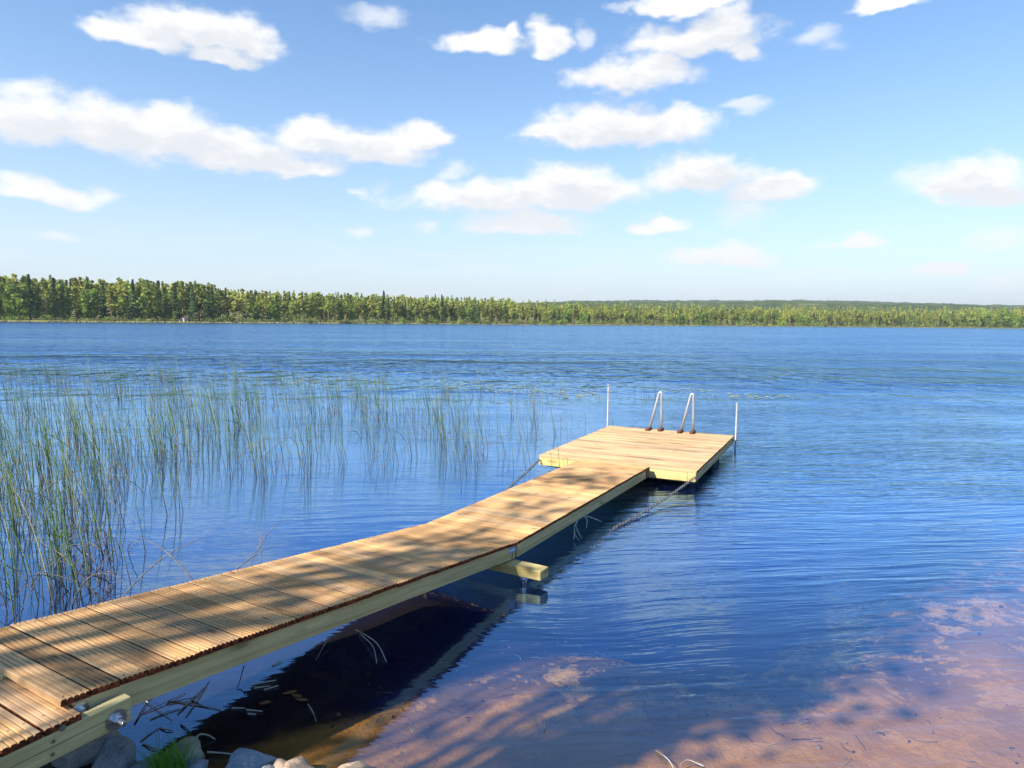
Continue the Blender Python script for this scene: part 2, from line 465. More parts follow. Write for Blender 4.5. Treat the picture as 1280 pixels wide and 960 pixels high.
def build_water():
    m, t, out = new_mat('lake_water')
    g = t.n('ShaderNodeNewGeometry'); P = g.outputs['Position']
    sep = t.n('ShaderNodeSeparateXYZ', {0: P})
    dist = t.vmath('LENGTH', P)
    y = sep.outputs[1]
    rot = t.mapping(P, rot=(0, 0, R_(-6)))
    warp = t.noise(P, 0.3, 2.0, 0.5)
    wv = t.combine(t.math('MULTIPLY', warp, 0.6), t.math('MULTIPLY', warp, 0.6), 0.0)
    Pw = t.vmath('ADD', rot, wv)
    # gentle ripples near the bank, long crests across the view
    rp = t.noise(t.mapping(Pw, scale=(0.75, 5.6, 1)), 1.0, 4.0, 0.55, 0.15)
    rp2 = t.noise(t.mapping(Pw, rot=(0, 0, R_(14)), scale=(2.4, 13.0, 1)), 1.0, 2.0, 0.5, 0.15)
    ch = t.noise(t.mapping(Pw, scale=(0.60, 0.42, 1)), 1.0, 2.5, 0.55, 0.4)
    big = t.noise(t.mapping(P, scale=(0.03, 0.11, 1)), 1.0, 3.0, 0.55)
    big2 = t.noise(t.mapping(P, scale=(0.12, 0.5, 1)), 1.0, 3.0, 0.55)
    # reeds and bank shelter the near water
    shelter = t.step(y, 3.5, 11.0)
    open_w = t.step(y, 13.0, 32.0)
    # lee side of the jetty (left) is calmest
    side = t.step(t.math('SUBTRACT', sep.outputs[0], t.math('MULTIPLY', y, 0.28)), -2.6, 0.8)
    rip_amp = t.math('MULTIPLY', t.math('MULTIPLY_ADD', shelter, 0.85, 0.15), t.math('MULTIPLY_ADD', side, 0.65, 0.35))
    rip_amp = t.math('MULTIPLY', rip_amp, t.step(big2, 0.25, 0.65, 0.45, 1.25))
    h1 = t.math('MULTIPLY', t.math('MULTIPLY', rp, 0.042), rip_amp)
    h2 = t.math('MULTIPLY', t.math('MULTIPLY', rp2, 0.012), rip_amp)
    gust = t.step(big, 0.3, 0.68, 0.45, 1.2)
    ch2 = t.noise(t.mapping(Pw, scale=(1.5, 0.9, 1)), 1.0, 3.0, 0.6, 0.3)
    ch = t.math('MULTIPLY_ADD', ch2, 0.55, ch)
    ch3 = t.noise(t.mapping(Pw, scale=(0.10, 0.075, 1)), 1.0, 3.0, 0.5, 0.5)
    ch = t.math('MULTIPLY_ADD', ch3, 0.9, ch)
    h3 = t.math('MULTIPLY', t.math('MULTIPLY', ch, 0.62), t.math('MULTIPLY', open_w, gust))
    h = t.math('ADD', t.math('ADD', h1, h2), h3)
    nb = t.n('ShaderNodeBump', {'Height': h, 'Strength': 1.0, 'Distance': 1.0}).outputs[0]
    cs = t.math('ABSOLUTE', t.vmath('DOT_PRODUCT', nb, g.outputs['Incoming']))
    fr = t.math('MULTIPLY_ADD', t.math('POWER', t.math('SUBTRACT', 1.0, cs, clamp=True), 5.0), 0.98, 0.02)
    fac = t.math('MULTIPLY', t.math('POWER', fr, WATER_POW), WATER_MUL, clamp=True)
    rough = t.math('MULTIPLY_ADD', t.step(y, 16.0, 60.0), 0.10, 0.03)
    gl = t.n('ShaderNodeBsdfGlossy', {'Color': (*WATER_TINT, 1), 'Roughness': rough, 'Normal': nb})
    tr = t.n('ShaderNodeBsdfTransparent', {'Color': (0.97, 0.93, 0.86, 1)})
    mx = t.n('ShaderNodeMixShader', {0: fac, 1: tr.outputs[0], 2: gl.outputs[0]})
    t.nt.links.new(mx.outputs[0], out.inputs[0])
    va = t.n('ShaderNodeVolumeAbsorption', {'Color': (0.22, 0.30, 0.90, 1), 'Density': WATER_ABS})
    vs_ = t.n('ShaderNodeVolumeScatter', {'Color': (0.012, 0.085, 1.0, 1), 'Density': WATER_SCAT, 'Anisotropy': 0.0})
    ad = t.n('ShaderNodeAddShader', {0: va.outputs[0], 1: vs_.outputs[0]})
    t.nt.links.new(ad.outputs[0], out.inputs['Volume'])
    b = MB(); b.box(-2500, 2500, -46, 3000, -12, 0.0)
    o = b.build('water', m); tag(o, kind='structure')
    return o
WATER_POW, WATER_MUL, WATER_TINT, WATER_ABS, WATER_SCAT = 0.48, 1.22, (0.46, 0.72, 1.0), 0.30, 0.55
build_ground(); build_water()

# -------------------------------------------------------------- the jetty
P0 = Vector((0.0582, 5.684, 0.3019))
YAW1, SL1, YAW2, SL2, WID = 0.532621, -0.103662, 0.504087, -0.0088, 0.99
def frame(name, org, yaw, slope):
    """local X to the right across the boards, local Y along the jetty away from the bank"""
    o = empty(name)
    y = Vector((math.sin(yaw), math.cos(yaw), slope)).normalized()
    x = Vector((math.cos(yaw), -math.sin(yaw), 0)).normalized()
    z = x.cross(y)
    M = Matrix((x, y, z)).transposed().to_4x4(); M.translation = org
    o.matrix_world = M
    return o

def deck_boards(b, x0, x1, y0, y1, pitch=0.1218, gap=0.008, th=0.028, ridges=5, jit=0.004, rng=None, tilt=True):
    """grooved boards laid side by side, real profile, end grain = material 1"""
    rng = rng or random
    n = max(1, round((y1-y0)/pitch)); pitch = (y1-y0)/n
    for i in range(n):
        ya = y0 + i*pitch + gap/2; yb = y0 + (i+1)*pitch - gap/2
        xa = x0 + rng.uniform(-jit, jit); xb = x1 + rng.uniform(-jit, jit)
        zo = rng.uniform(-0.0015, 0.0015)
        prof = [(ya, -th+zo), (ya, -0.004+zo), (ya+0.004, zo)]
        w = (yb-ya)
        for k in range(1, ridges):
            yc = ya + w*k/ridges; g = 0.0048
            prof += [(yc-g, zo), (yc-g*0.5, zo-0.0075), (yc+g*0.5, zo-0.0075), (yc+g, zo)]
        prof += [(yb-0.004, zo), (yb, -0.004+zo), (yb, -th+zo)]
        m = len(prof)
        tw = rng.uniform(-0.0015, 0.0015)
        V = [(xa, p[0], p[1]) for p in prof] + [(xb, p[0]+tw, p[1]+tw*0.6) for p in prof]
        F = [(k, k+1, m+k+1, m+k) for k in range(m-1)] + [(m-1, 0, m, 2*m-1)]
        F = [f[::-1] for f in F]
        b.add(V, F, 0); q = len(b.m)-len(F)
        for k in (0, m-2):
            if not (i == 0 and k == 0) and not (i == n-1 and k == m-2): b.m[q+k] = 1
        b.add(V[:m], [tuple(range(m))], 1); b.add(V[m:], [tuple(range(m))[::-1]], 1)

# -- section running from the bank down to the bend
LEN1 = 3.655
w1 = frame('jetty_walkway', P0, YAW1, SL1)
tag(w1, 'long sloping plank walkway from the bank to the bend, streaked with tree shade', 'walkway')
b = MB(); deck_boards(b, -WID, 0.0, -LEN1, -0.003, rng=random.Random(3)); b.build('decking', [M_DECK, M_END], w1)
for x in (-0.058, -WID+0.012):
    b = MB(); b.box(x, x+0.046, -LEN1+0.06, -0.004, -0.146, -0.030, bev=0.003); b.build('side_beam', M_BEAM, w1)
b = MB(); b.box(-0.52, -0.474, -LEN1, -0.01, -0.144, -0.030, bev=0.003); b.build('centre_beam', M_BEAM, w1)
# bracket with lettering at the bend, and the washer facing the ramp beam
def plate(parent):
    b = MB(); b.box(-0.0115, -0.0085, -0.115, -0.005, -0.088, -0.040, bev=0.001)
    M_PL = simple('sticker_blue', (0.16, 0.30, 0.62), 0.5, 0.4, var=0.2, scale=40)
    o = b.build('name_sticker', M_PL, parent); o['label'] = 'small blue sticker with white lettering'
    b = MB(); b.box(-0.0115, -0.009, -0.058, -0.050, -0.140, -0.089); b.build('sticker_strip', simple('black_strip', (0.02,0.02,0.03), 0.6), parent)
    cu = bpy.data.curves.new('lettering', 'FONT'); cu.body = 'KARA'; cu.size = 0.040; cu.align_x = 'CENTER'; cu.align_y = 'CENTER'; cu.extrude = 0.0006
    tmp = bpy.data.objects.new('lettering', cu); COL.objects.link(tmp)
    dg = bpy.context.evaluated_depsgraph_get()
    me = bpy.data.meshes.new_from_object(tmp.evaluated_get(dg)); bpy.data.objects.remove(tmp)
    me.materials.append(simple('sticker_white', (0.8, 0.84, 0.9), 0.5))
    tx = link_mesh('lettering', me, o)
    tx.matrix_local = Matrix(((0,0,1,-0.0077),(1,0,0,-0.060),(0,1,0,-0.064),(0,0,0,1)))
plate(w1)

def bolt(parent, pos, length=0.055, R=0.042):
    """washer, nut and threaded end, pointing along +X of the parent"""
    x, y, z = pos
    b = MB(); b.tube([(x, y, z), (x+0.005, y, z)], R, 24, smooth=False)
    wsh = b.build('washer', M_GALV, parent)
    b = MB(); b.tube([(x+0.005, y, z), (x+0.009, y, z)], R*0.62, 20, smooth=False)
    b.tube([(x+0.009, y, z), (x+0.025, y, z)], R*0.46, 6, smooth=False); nut = b.build('nut', M_GALV, wsh)
    b = MB(); nseg = 14
    pts = [(x+0.025+ (length-0.025)*i/nseg, y, z) for i in range(nseg+1)]
    b.tube(pts, [R*0.27*(1.0 if i % 2 else 0.9) for i in range(nseg+1)], 12); b.build('threaded_rod', M_GALV, wsh)

# -- section two, nearly level, to the floating platform
LEN2 = 3.765
w2 = frame('jetty_walkway', P0, YAW2, SL2)
tag(w2, 'level plank walkway between the bend and the floating platform', 'walkway')
b = MB(); deck_boards(b, -WID, 0.0, 0.004, LEN2, jit=0.002, rng=random.Random(4)); b.build('decking', [M_DECK, M_END], w2)
for x in (-0.052, -WID+0.012):
    b = MB(); b.box(x, x+0.046, 0.02, LEN2, -0.144, -0.030, bev=0.003); b.build('side_beam', M_BEAM, w2)
b = MB(); b.box(-WID+0.06, -0.055, LEN2-0.06, LEN2-0.014, -0.143, -0.031, bev=0.003); b.build('cross_beam', M_BEAM, w2)
b = MB(); b.box(-0.006, 0.004, LEN2-0.15, LEN2-0.01, -0.135, -0.035, bev=0.002)
for (yy, zz) in ((LEN2-0.12, -0.06), (LEN2-0.12, -0.11), (LEN2-0.05, -0.06), (LEN2-0.05, -0.11)):
    b.tube([(0.004, yy, zz), (0.012, yy, zz)], 0.009, 6, smooth=False)
b.build('hinge_plate', M_RUST, w2)

# -- trestle under the bend
tr = frame('support_trestle', Vector((P0.x, P0.y-0.10, 0.0)), YAW1, 0.0)
tag(tr, 'timber cross beam on steel posts poking out under the bend of the jetty', 'trestle')
b = MB(); b.box(-WID-0.2, 0.265, -0.075, 0.07, 0.066, 0.148, bev=0.006); b.build('cross_beam', M_YBEAM, tr)
for x in (0.07, -WID+0.02):
    b = MB(); b.tube([(x, -0.01, -0.75), (x, -0.01, 0.064)], 0.024, 12)
    b.tube([(x, -0.01, 0.035), (x, -0.01, 0.0655)], 0.05, 12, smooth=False); b.build('steel_post', M_GALV, tr)

# -- shore ramp
RZ = 0.632
rp = frame('shore_ramp', Vector((P0.x, P0.y, 0.0)) + Vector((math.cos(YAW1), -math.sin(YAW1), 0))*0.0, YAW1, 0.0)
tag(rp, 'short lower plank ramp bolted to the bank end of the walkway', 'ramp')
b = MB(); deck_boards(b, -WID-0.02, 0.072, -4.9, -3.585, pitch=0.146, gap=0.014, jit=0.010, rng=random.Random(8))
o = b.build('decking', [M_DECK, M_END], rp); o.location.z = RZ
for x in (0.022, -WID-0.03):
    b = MB(); b.box(x, x+0.052, -4.95, -3.395, RZ-0.086, RZ-0.030, bev=0.004)
    b.box(x+0.001, x+0.051, -4.95, -3.398, RZ-0.142, RZ-0.0885, bev=0.004); b.build('side_beam', M_BEAM, rp)
bolt(rp, (0.074, -3.462, RZ-0.100), 0.062, 0.043)
bolt(rp, (-0.010, -3.56, RZ-0.036), 0.03, 0.036)
for (yy, zz, r) in ((-3.70, -0.062, .0075), (-3.705, -0.112, .0075), (-4.1, -0.06, .0075), (-4.1, -0.11, .0075), (-3.665, -0.026, .013)):
    b = MB(); b.tube([(0.073, yy, RZ+zz), (0.0775, yy, RZ+zz)], r, 8, smooth=False); b.build('screw', M_GALV, rp)
b = MB()
for (y, h) in ((-4.7, 0.5), (-3.9, 0.55)):
    b.box(-WID-0.03, 0.02, y, y+0.05, RZ-0.16-0.001, RZ-0.144, bev=0.003)
b.build('sleeper', M_BEAM, rp)

# -- floating platform
PW, PL = 2.286, 3.286
PYAW = 0.462628
PLO = Vector((0.4045, 9.8022, 0.244))
pf = frame('floating_platform', PLO, PYAW, 0.0)
tag(pf, 'square floating bathing platform of pale planks at the far end of the jetty', 'platform')
b = MB(); deck_boards(b, 0, PW, 0.0, PL, pitch=0.1217, gap=0.005, jit=0.002, rng=random.Random(5)); b.build('decking', [M_DECK_NEW, M_END], pf)
def beam(name, *a, mat=M_YBEAM, **k):
    b = MB(); b.box(*a, bev=0.004); return b.build(name, mat, pf)
beam('front_beam', 0.0, PW-0.115, 0.006, 0.052, -0.148, -0.030)
beam('corner_block', PW-0.112, PW-0.004, 0.004, 0.10, -0.146, -0.030, mat=M_YBEAM)
beam('back_beam', 0.05, PW-0.05, PL-0.052, PL-0.006, -0.148, -0.030)
beam('side_beam', PW-0.052, PW-0.006, 0.103, PL-0.005, -0.148, -0.030, mat=M_BEAM)
beam('side_beam', 0.006, 0.052, 0.055, PL-0.005, -0.148, -0.030, mat=M_BEAM)
for (ya, yb) in ((0.42, 1.0), (2.2, 2.8)):
    b = MB(); b.box(0.16, PW-0.16, ya, yb, -0.52, -0.15, bev=0.03); b.build('float', M_PONT, pf)
beam('float_bearer', 0.06, PW-0.06, 0.18, 0.30, -0.20, -0.149, mat=M_BEAM)
# swim ladder: two bent tube hand rails on wooden foot blocks
lad = empty('swim_ladder'); lad.parent = pf
for x0 in (0.80, 1.375):
    b = MB(); r = 0.0215
    pts = [Vector((x0, PL-0.11, 0.0)), Vector((x0+0.097, PL-0.10, 0.42)), Vector((x0+0.148, PL-0.095, 0.645))]
    for a in np.linspace(math.pi, 0.12, 9):
        pts.append(Vector((x0+0.180+0.024*math.cos(a), PL-0.09, 0.674+0.024*math.sin(a))))
    pts += [Vector((x0+0.202, PL-0.085, 0.62)), Vector((x0+0.207, PL-0.08, 0.3)), Vector((x0+0.212, PL-0.075, 0.0))]
    b.tube(pts, r, 12); b.build('handrail', M_ALU, lad)
    for xx, yy in ((x0, PL-0.11), (x0+0.215, PL-0.075)):
        b = MB(); b.box(xx-0.032, xx+0.032, yy-0.17, yy+0.075, 0.001, 0.040, bev=0.005); b.build('foot_block', M_FOOT, lad)
beam('ladder_bracket', 0.9, 1.55, PL-0.004, PL+0.02, -0.12, -0.04, mat=M_GALV)
# brackets holding the mooring poles
def ring(pos):
    b = MB(); b.torus(pos, (1,0,0), (0,1,0), 0.034, 0.009, 14, 6)
    return b
c_l = Vector((-0.035, PL-0.02, -0.07)); c_r = Vector((PW+0.04, PL-0.10, -0.07))
ring(c_l).build('pole_ring', M_RUST, pf); ring(c_r).build('pole_ring', M_RUST, pf)
SC.view_layers[0].update()
def wpt(o, p): return o.matrix_world @ Vector(p)
for (c, top, lab) in ((c_l, 0.77, 'slim pale metal mooring pole at the far left corner of the platform'),
                      (c_r, 0.575, 'slim pale metal mooring pole at the far right corner of the platform')):
    wp = wpt(pf, c); o = empty('mooring_pole', (wp.x, wp.y, 0)); tag(o, lab, 'pole', 'mooring poles at the platform corners')
    b = MB(); b.tube([(0, 0, -1.6), (0, 0, 0.244+top)], 0.0150, 12); b.build('tube', M_POLE, o)
    b = MB(); b.tube([(0, 0, 0.244+top), (0, 0, 0.244+top+0.012)], 0.019, 12); b.build('end_cap', simple('pole_cap', (0.5, 0.5, 0.52), 0.5), o)

def chain(name, pts, label, link=0.036, r=0.0048):
    # resample a polyline and lay alternating links on it
    pts = [Vector(p) for p in pts]; seg = []; L = 0
    for a, c in zip(pts, pts[1:]): seg.append((L, a, c)); L += (c-a).length
    b = MB(); n = int(L/link)
    for i in range(n):
        s = (i+0.5)*link
        st, a, c = [q for q in seg if q[0] <= s][-1]
        d = (c-a).normalized(); p = a + d*(s-st)
        up = d.orthogonal().normalized(); sd = d.cross(up)
        v = up if i % 2 else sd
        b.torus(p, d, v, link*0.46, r, 10, 5, stretch=1.5)
    for v in range(len(b.v)): pass
    o = b.build(name, M_CHAIN); tag(o, label, 'chain', 'mooring chains of the platform')
M_CHAIN = simple('weathered_chain', (0.10, 0.10, 0.11), 0.55, 0.4, 0.6, var=0.4, scale=30, col2=(0.26, 0.24, 0.22))
def sag(a, c, s, n=14):
    a = Vector(a); c = Vector(c)
    return [a.lerp(c, i/n) + Vector((0, 0, -4*s*(i/n)*(1-i/n))) for i in range(n+1)]
pc = wpt(pf, (0.01, 0.02, -0.06))
chain('mooring_chain', sag(pc, (-0.12, 8.35, 0.03), 0.015) + sag((-0.12, 8.35, 0.03), (-0.75, 7.1, -0.45), 0.02)[1:], 'dark mooring chain running from the left corner of the platform to under the walkway')
pc = wpt(pf, (PW-0.01, -0.012, -0.075))
chain('mooring_chain', sag(pc, (1.12, 7.05, 0.012), 0.03) + sag((1.12, 7.05, 0.012), (0.2, 6.0, -0.3), 0.02)[1:], 'pale weathered mooring chain slanting from the right front corner of the platform into the water')

# -------------------------------------------------------------- stones, tuft, debris
def stone(name, pos, r, squash, mat, label, seed, group):
    rg = np.random.default_rng(seed)
    import bmesh
    bm = bmesh.new(); bmesh.ops.create_icosphere(bm, subdivisions=4, radius=1.0)
    ph = rg.uniform(0, 6.28, (10, 3)); fr = rg.uniform(0.8, 3.6, (10, 3)) * rg.choice([-1, 1], (10, 3))
    pl = rg.normal(size=(7, 3)); pl /= np.linalg.norm(pl, axis=1)[:, None]; pd = rg.uniform(0.72, 0.92, 7)
    for v in bm.verts:
        p = np.array(v.co); k = 1.0
        for a, c, w in zip(fr, ph, np.linspace(0.09, 0.02, 10)): k += w*math.sin(a@p + c[0])
        p = p*k
        for a, dd in zip(pl, pd):           # flattened faces as on split rock
            q = p@a
            if q > dd: p = p - a*(q-dd)*0.85
        v.co = Vector(p*np.array([1.0, squash[0], squash[1]])*r)
    me = bpy.data.meshes.new(name); bm.to_mesh(me); bm.free()
    for p in me.polygons: p.use_smooth = True
    me.materials.append(mat)
    o = link_mesh(name, me); o.location = pos; o.rotation_euler = (0, 0, rg.uniform(0, 6.28))
    tag(o, label, 'stone', group)
    return o
def stone_mat(name, a, b2, lich):
    m, t, out = new_mat(name)
    co = t.n('ShaderNodeTexCoord').outputs['Object']
    n1 = t.noise(co, 9.0, 6.0, 0.65); n2 = t.noise(co, 38.0, 4.0, 0.65); n3 = t.noise(co, 150.0, 2.0, 0.6)
    c = t.mix(t.step(n1, 0.35, 0.65), a, b2)
    c = t.mix(t.math('MULTIPLY', t.step(n2, 0.55, 0.68), 0.7), c, lich)
    c = t.mix(t.math('MULTIPLY', t.step(n3, 0.58, 0.7), 0.6), c, (0.03, 0.03, 0.03))
    nb = bump(t, t.math('ADD', n1, t.math('MULTIPLY', n2, 0.5)), 0.7, 0.025)
    principled(t, out, c, 0.8, 0.3, normal=nb)
    return m
MS_BLUE = stone_mat('slate_stone', (0.22, 0.27, 0.33), (0.34, 0.38, 0.40), (0.48, 0.50, 0.48))
MS_GREY = stone_mat('grey_stone', (0.30, 0.31, 0.30), (0.44, 0.43, 0.40), (0.18, 0.19, 0.13))
MS_TAN = stone_mat('tan_stone', (0.42, 0.30, 0.20), (0.52, 0.40, 0.29), (0.30, 0.22, 0.15))
MS_OLIVE = stone_mat('olive_stone', (0.28, 0.29, 0.22), (0.38, 0.37, 0.29), (0.16, 0.18, 0.09))
for i, (u, v, r, sq, mt, lab) in enumerate([
    (104, 944, 0.150, (0.8, 0.75), MS_GREY, 'pale grey angular stone half hidden under the ramp beam'),
    (144, 955, 0.120, (0.8, 0.75), MS_BLUE, 'blue grey speckled boulder beside the ramp, left of the grass tuft'),
    (183, 962, 0.085, (0.9, 0.75), MS_BLUE, 'small slate stone between the speckled boulder and the grass tuft'),
    (226, 945, 0.115, (0.8, 0.8), MS_OLIVE, 'olive grey rounded stone just behind the grass tuft'),
    (242, 962, 0.080, (0.8, 0.75), MS_BLUE, 'small bluish stone right of the grass tuft'),
    (310, 962, 0.120, (0.55, 0.62), MS_BLUE, 'flat dark slate stone at the waterline, middle of the bottom edge'),
    (350, 968, 0.080, (0.8, 0.75), MS_TAN, 'beige stone touching the flat slate stone'),
    (372, 966, 0.085, (0.8, 0.85), MS_TAN, 'rounded tan stone rightmost at the waterline'),
    (332, 978, 0.085, (0.8, 0.75), MS_GREY, 'grey stone in front of the flat slate stone'),
    (446, 968, 0.100, (0.8, 0.5), MS_TAN, 'orange brown stone under shallow water right of the jetty reflection'),
    ]):
    p = on_z(u, v, 0.02); stone('stone', (p.x, p.y, max(bed_z(p.x, p.y), -0.05) + r*sq[1]*0.32), r, sq, mt, lab, 40+i, 'stones along the waterline')

# drowned twigs, stalks and pebbles lying on the sandy bed
rg = random.Random(61); bt = MB()
for i in range(3000):
    x = rg.uniform(-1.1, 5.5); y = rg.uniform(2.9, 7.2)
    cl = math.sin(x*2.3+y*1.1)+math.sin(x*0.9-y*2.7+1)
    if bed_z(x, y) > -0.03 or rg.random() > 0.35+0.35*cl: continue
    z = bed_z(x, y)
    if rg.random() < 0.5:
        L = rg.uniform(0.02, 0.12)*(1.8 if rg.random() < .12 else 1); a = rg.uniform(0, 6.28); c, sn = math.cos(a), math.sin(a)
        P = [(x-c*L/2, y-sn*L/2, bed_z(x-c*L/2, y-sn*L/2)+.006), (x+rg.uniform(-.02, .02), y+rg.uniform(-.02, .02), z+.012), (x+c*L/2, y+sn*L/2, bed_z(x+c*L/2, y+sn*L/2)+.006)]
        bt.tube(P, [rg.uniform(.0010, .0022)]*3, 4, mat=0 if rg.random() < .6 else 1)
    else:
        r = rg.uniform(0.004, 0.010)*(2.0 if rg.random() < .15 else 1); b0 = len(bt.v)
        ring = [(x+r*math.cos(k*1.047)*rg.uniform(.8, 1.2), y+r*math.sin(k*1.047)*rg.uniform(.8, 1.2), z) for k in range(6)]
        top = [(x+(p[0]-x)*.6, y+(p[1]-y)*.6, z+r*.8) for p in ring]
        bt.add(ring+top, [(k, (k+1) % 6, 6+(k+1) % 6, 6+k) for k in range(6)]+[tuple(range(6, 12))], mat=2 if rg.random() < .6 else 0, smooth=True)
o = bt.build('bed_litter', [simple('sodden_twig', (0.055, 0.04, 0.025), 0.9, 0.1, var=0.4, scale=12), simple('pale_stalk', (0.46, 0.38, 0.22), 0.9, 0.1, var=0.3, scale=12), simple('bed_pebble', (0.34, 0.25, 0.16), 0.85, 0.15, var=0.5, scale=9)])
tag(o, kind='stuff'); o['label'] = 'drowned twigs and pebbles on the sandy lake bed'

def blades(b, n, rad, h, rng, lean=0.5, w=0.004):
    for i in range(n):
        a = rng.uniform(0, 6.28); r = rad*math.sqrt(rng.random())
        p = Vector((r*math.cos(a), r*math.sin(a), 0)); a2 = rng.uniform(0, 6.28); hh = h*rng.uniform(0.55, 1.0)
        d = Vector((math.cos(a2), math.sin(a2), 0)); ln = rng.uniform(0.1, lean)*hh; s = Vector((-d.y, d.x, 0))*w
        P = []
        for k in range(5):
            q = k/4
            c = p + d*ln*q*q + Vector((0, 0, hh*q*(1-0.25*q*lean)))
            ww = (1-q*0.92)
            P += [c-s*ww, c+s*ww]
        b.add(P, [(2*k, 2*k+1, 2*k+3, 2*k+2) for k in range(4)])
M_GRASS = leaf_mat('tuft_grass', (0.13, 0.33, 0.04), (0.26, 0.50, 0.08), None, 0.4)
b = MB(); blades(b, 260, 0.095, 0.20, random.Random(2), 0.9, 0.0032)
o = b.build('grass_tuft', M_GRASS); p = on_z(213, 962, 0.03); o.location = (p.x, p.y, 0.0)
tag(o, 'small bright green grass tuft growing among the waterline stones', 'grass tuft')

M_DEAD = simple('dead_reed', (0.42, 0.40, 0.36), 0.8, 0.1, var=0.4, scale=20, col2=(0.24, 0.21, 0.19))
M_PALE = simple('bleached_stem', (0.62, 0.60, 0.52), 0.8, 0.1, var=0.3, scale=20)
M_DARKST = simple('dark_twig', (0.09, 0.07, 0.06), 0.85, 0.1, var=0.4, scale=20)
M_LEAF = simple('brown_leaf', (0.30, 0.14, 0.06), 0.8, 0.15, var=0.5, scale=25)
def stick(name, pix, z, r, mat, label, cat, group, seg=10):
    P = [on_z(u, v, zz) for (u, v), zz in zip(pix, z)]
    # smooth through the points
    pts = []
    n = len(P)
    for i in range(n-1):
        a = P[max(i-1, 0)]; b1 = P[i]; c = P[i+1]; d = P[min(i+2, n-1)]
        for k in range(seg if n > 2 else 2):
            q = k/(seg if n > 2 else 2)
            pts.append(0.5*((2*b1) + (c-a)*q + (2*a-5*b1+4*c-d)*q*q + (3*b1-a-3*c+d)*q**3))
    pts.append(P[-1])
    base = P[0].copy(); base.z = 0
    b = MB(); m = len(pts)
    b.tube([p-base for p in pts], [r*(1-0.55*i/m) for i in range(m)], 6)
    o = b.build(name, mat); o.location = base
    tag(o, label, cat, group)
GRP = 'dead reed stems floating by the stones'
f_ = 0.004
stick('reed_stem', [(445, 787), (470, 803), (483, 827)], (0.01, 0.05, f_), 0.0045, M_PALE, 'longer of two curved pale stems arching over the dark water under the walkway', 'reed stem', GRP)
stick('reed_stem', [(450, 792), (466, 808), (471, 829)], (0.01, 0.04, f_), 0.004, M_PALE, 'shorter of two curved pale stems arching over the dark water under the walkway', 'reed stem', GRP)
stick('reed_stem', [(259, 940), (285, 942), (314, 946)], (0.02, 0.02, 0.03), 0.005, M_PALE, 'long straight pale stem lying above the flat slate stone', 'reed stem', GRP)
stick('reed_stem', [(244, 924), (250, 918), (260, 919), (269, 924)], (f_, 0.02, 0.02, f_), 0.006, M_PALE, 'curled pale stem at the edge of the dark reflection behind the olive stone', 'reed stem', GRP)
stick('reed_stem', [(305, 832), (300, 850), (296, 862)], (0.09, 0.03, f_), 0.004, M_DARKST, 'thin dark stem standing in the blue water beside the walkway beam', 'reed stem', GRP)
stick('reed_stem', [(412, 795), (402, 812), (395, 825)], (0.05, 0.02, f_), 0.004, M_DEAD, 'short grey stem leaning at the tip of the blue strip by the walkway', 'reed stem', GRP)
for k, (a, c) in enumerate([((160,861),(215,900)),((176,893),(232,866)),((188,899),(225,886)),((222,892),(258,858)),((210,876),(276,887)),
                            ((176,926),(202,908)),((178,930),(208,941)),((200,910),(216,914)),((226,906),(237,914)),((208,880),(245,872)),((232,896),(262,850)),((168,905),(190,870)),((240,876),(262,884))]):
    stick('reed_stem', [a, ((a[0]+c[0])/2+random.uniform(-1.2,1.2), (a[1]+c[1])/2+random.uniform(-1.2,1.2)), c], (f_, random.uniform(.004, .010), f_), random.uniform(0.0035, 0.0055), random.choice([M_DEAD, M_DARKST, M_DEAD]),
          'dead grey reed stem floating in the blue patch between ramp beam and stones', 'reed stem', GRP)
for k, (a, c) in enumerate([((315,856),(345,850)),((318,860),(338,857)),((290,885),(306,885)),((308,887),(328,889)),((310,892),(320,893)),((330,862),(348,857)),((340,832),(352,826))]):
    stick('reed_stem', [a, c], (f_, f_+0.004), 0.0045, M_PALE, 'short pale reed scrap floating at the left edge of the dark jetty reflection', 'reed stem', 'pale reed scraps on the dark reflection')
stick('reed_stem', [(385, 880), (392, 892), (395, 902)], (f_, f_, f_), 0.004, M_DEAD, 'thin grey stem below the brown floating leaves', 'reed stem', GRP)
stick('reed_stem', [(516, 915), (512, 909), (517, 905)], (f_, f_, f_), 0.003, M_PALE, 'tiny pale scrap on the blue water right of the orange reflection', 'reed stem', GRP)
stick('water_plant', [(674, 917), (668, 899), (655, 896)], (-0.05, 0.02, 0.03), 0.004, M_DEAD, 'curved pale stem poking up in the shallow water, left of a pair', 'water plant', 'curved stems in the shallows')
stick('water_plant', [(678, 922), (681, 908), (680, 898)], (-0.05, 0.02, 0.04), 0.0035, M_DEAD, 'straight pale stem poking up in the shallow water, right of a pair', 'water plant', 'curved stems in the shallows')
stick('reed_stem', [(820, 938), (834, 948), (842, 960)], (f_, 0.02, 0.01), 0.004, M_PALE, 'pale curved stem at the bottom edge over the sunlit sand', 'reed stem', GRP)
stick('reed_stem', [(880, 958), (860, 950), (850, 956)], (f_, 0.02, 0.01), 0.004, M_DEAD, 'grey curved stem at the bottom edge over the sunlit sand', 'reed stem', GRP)
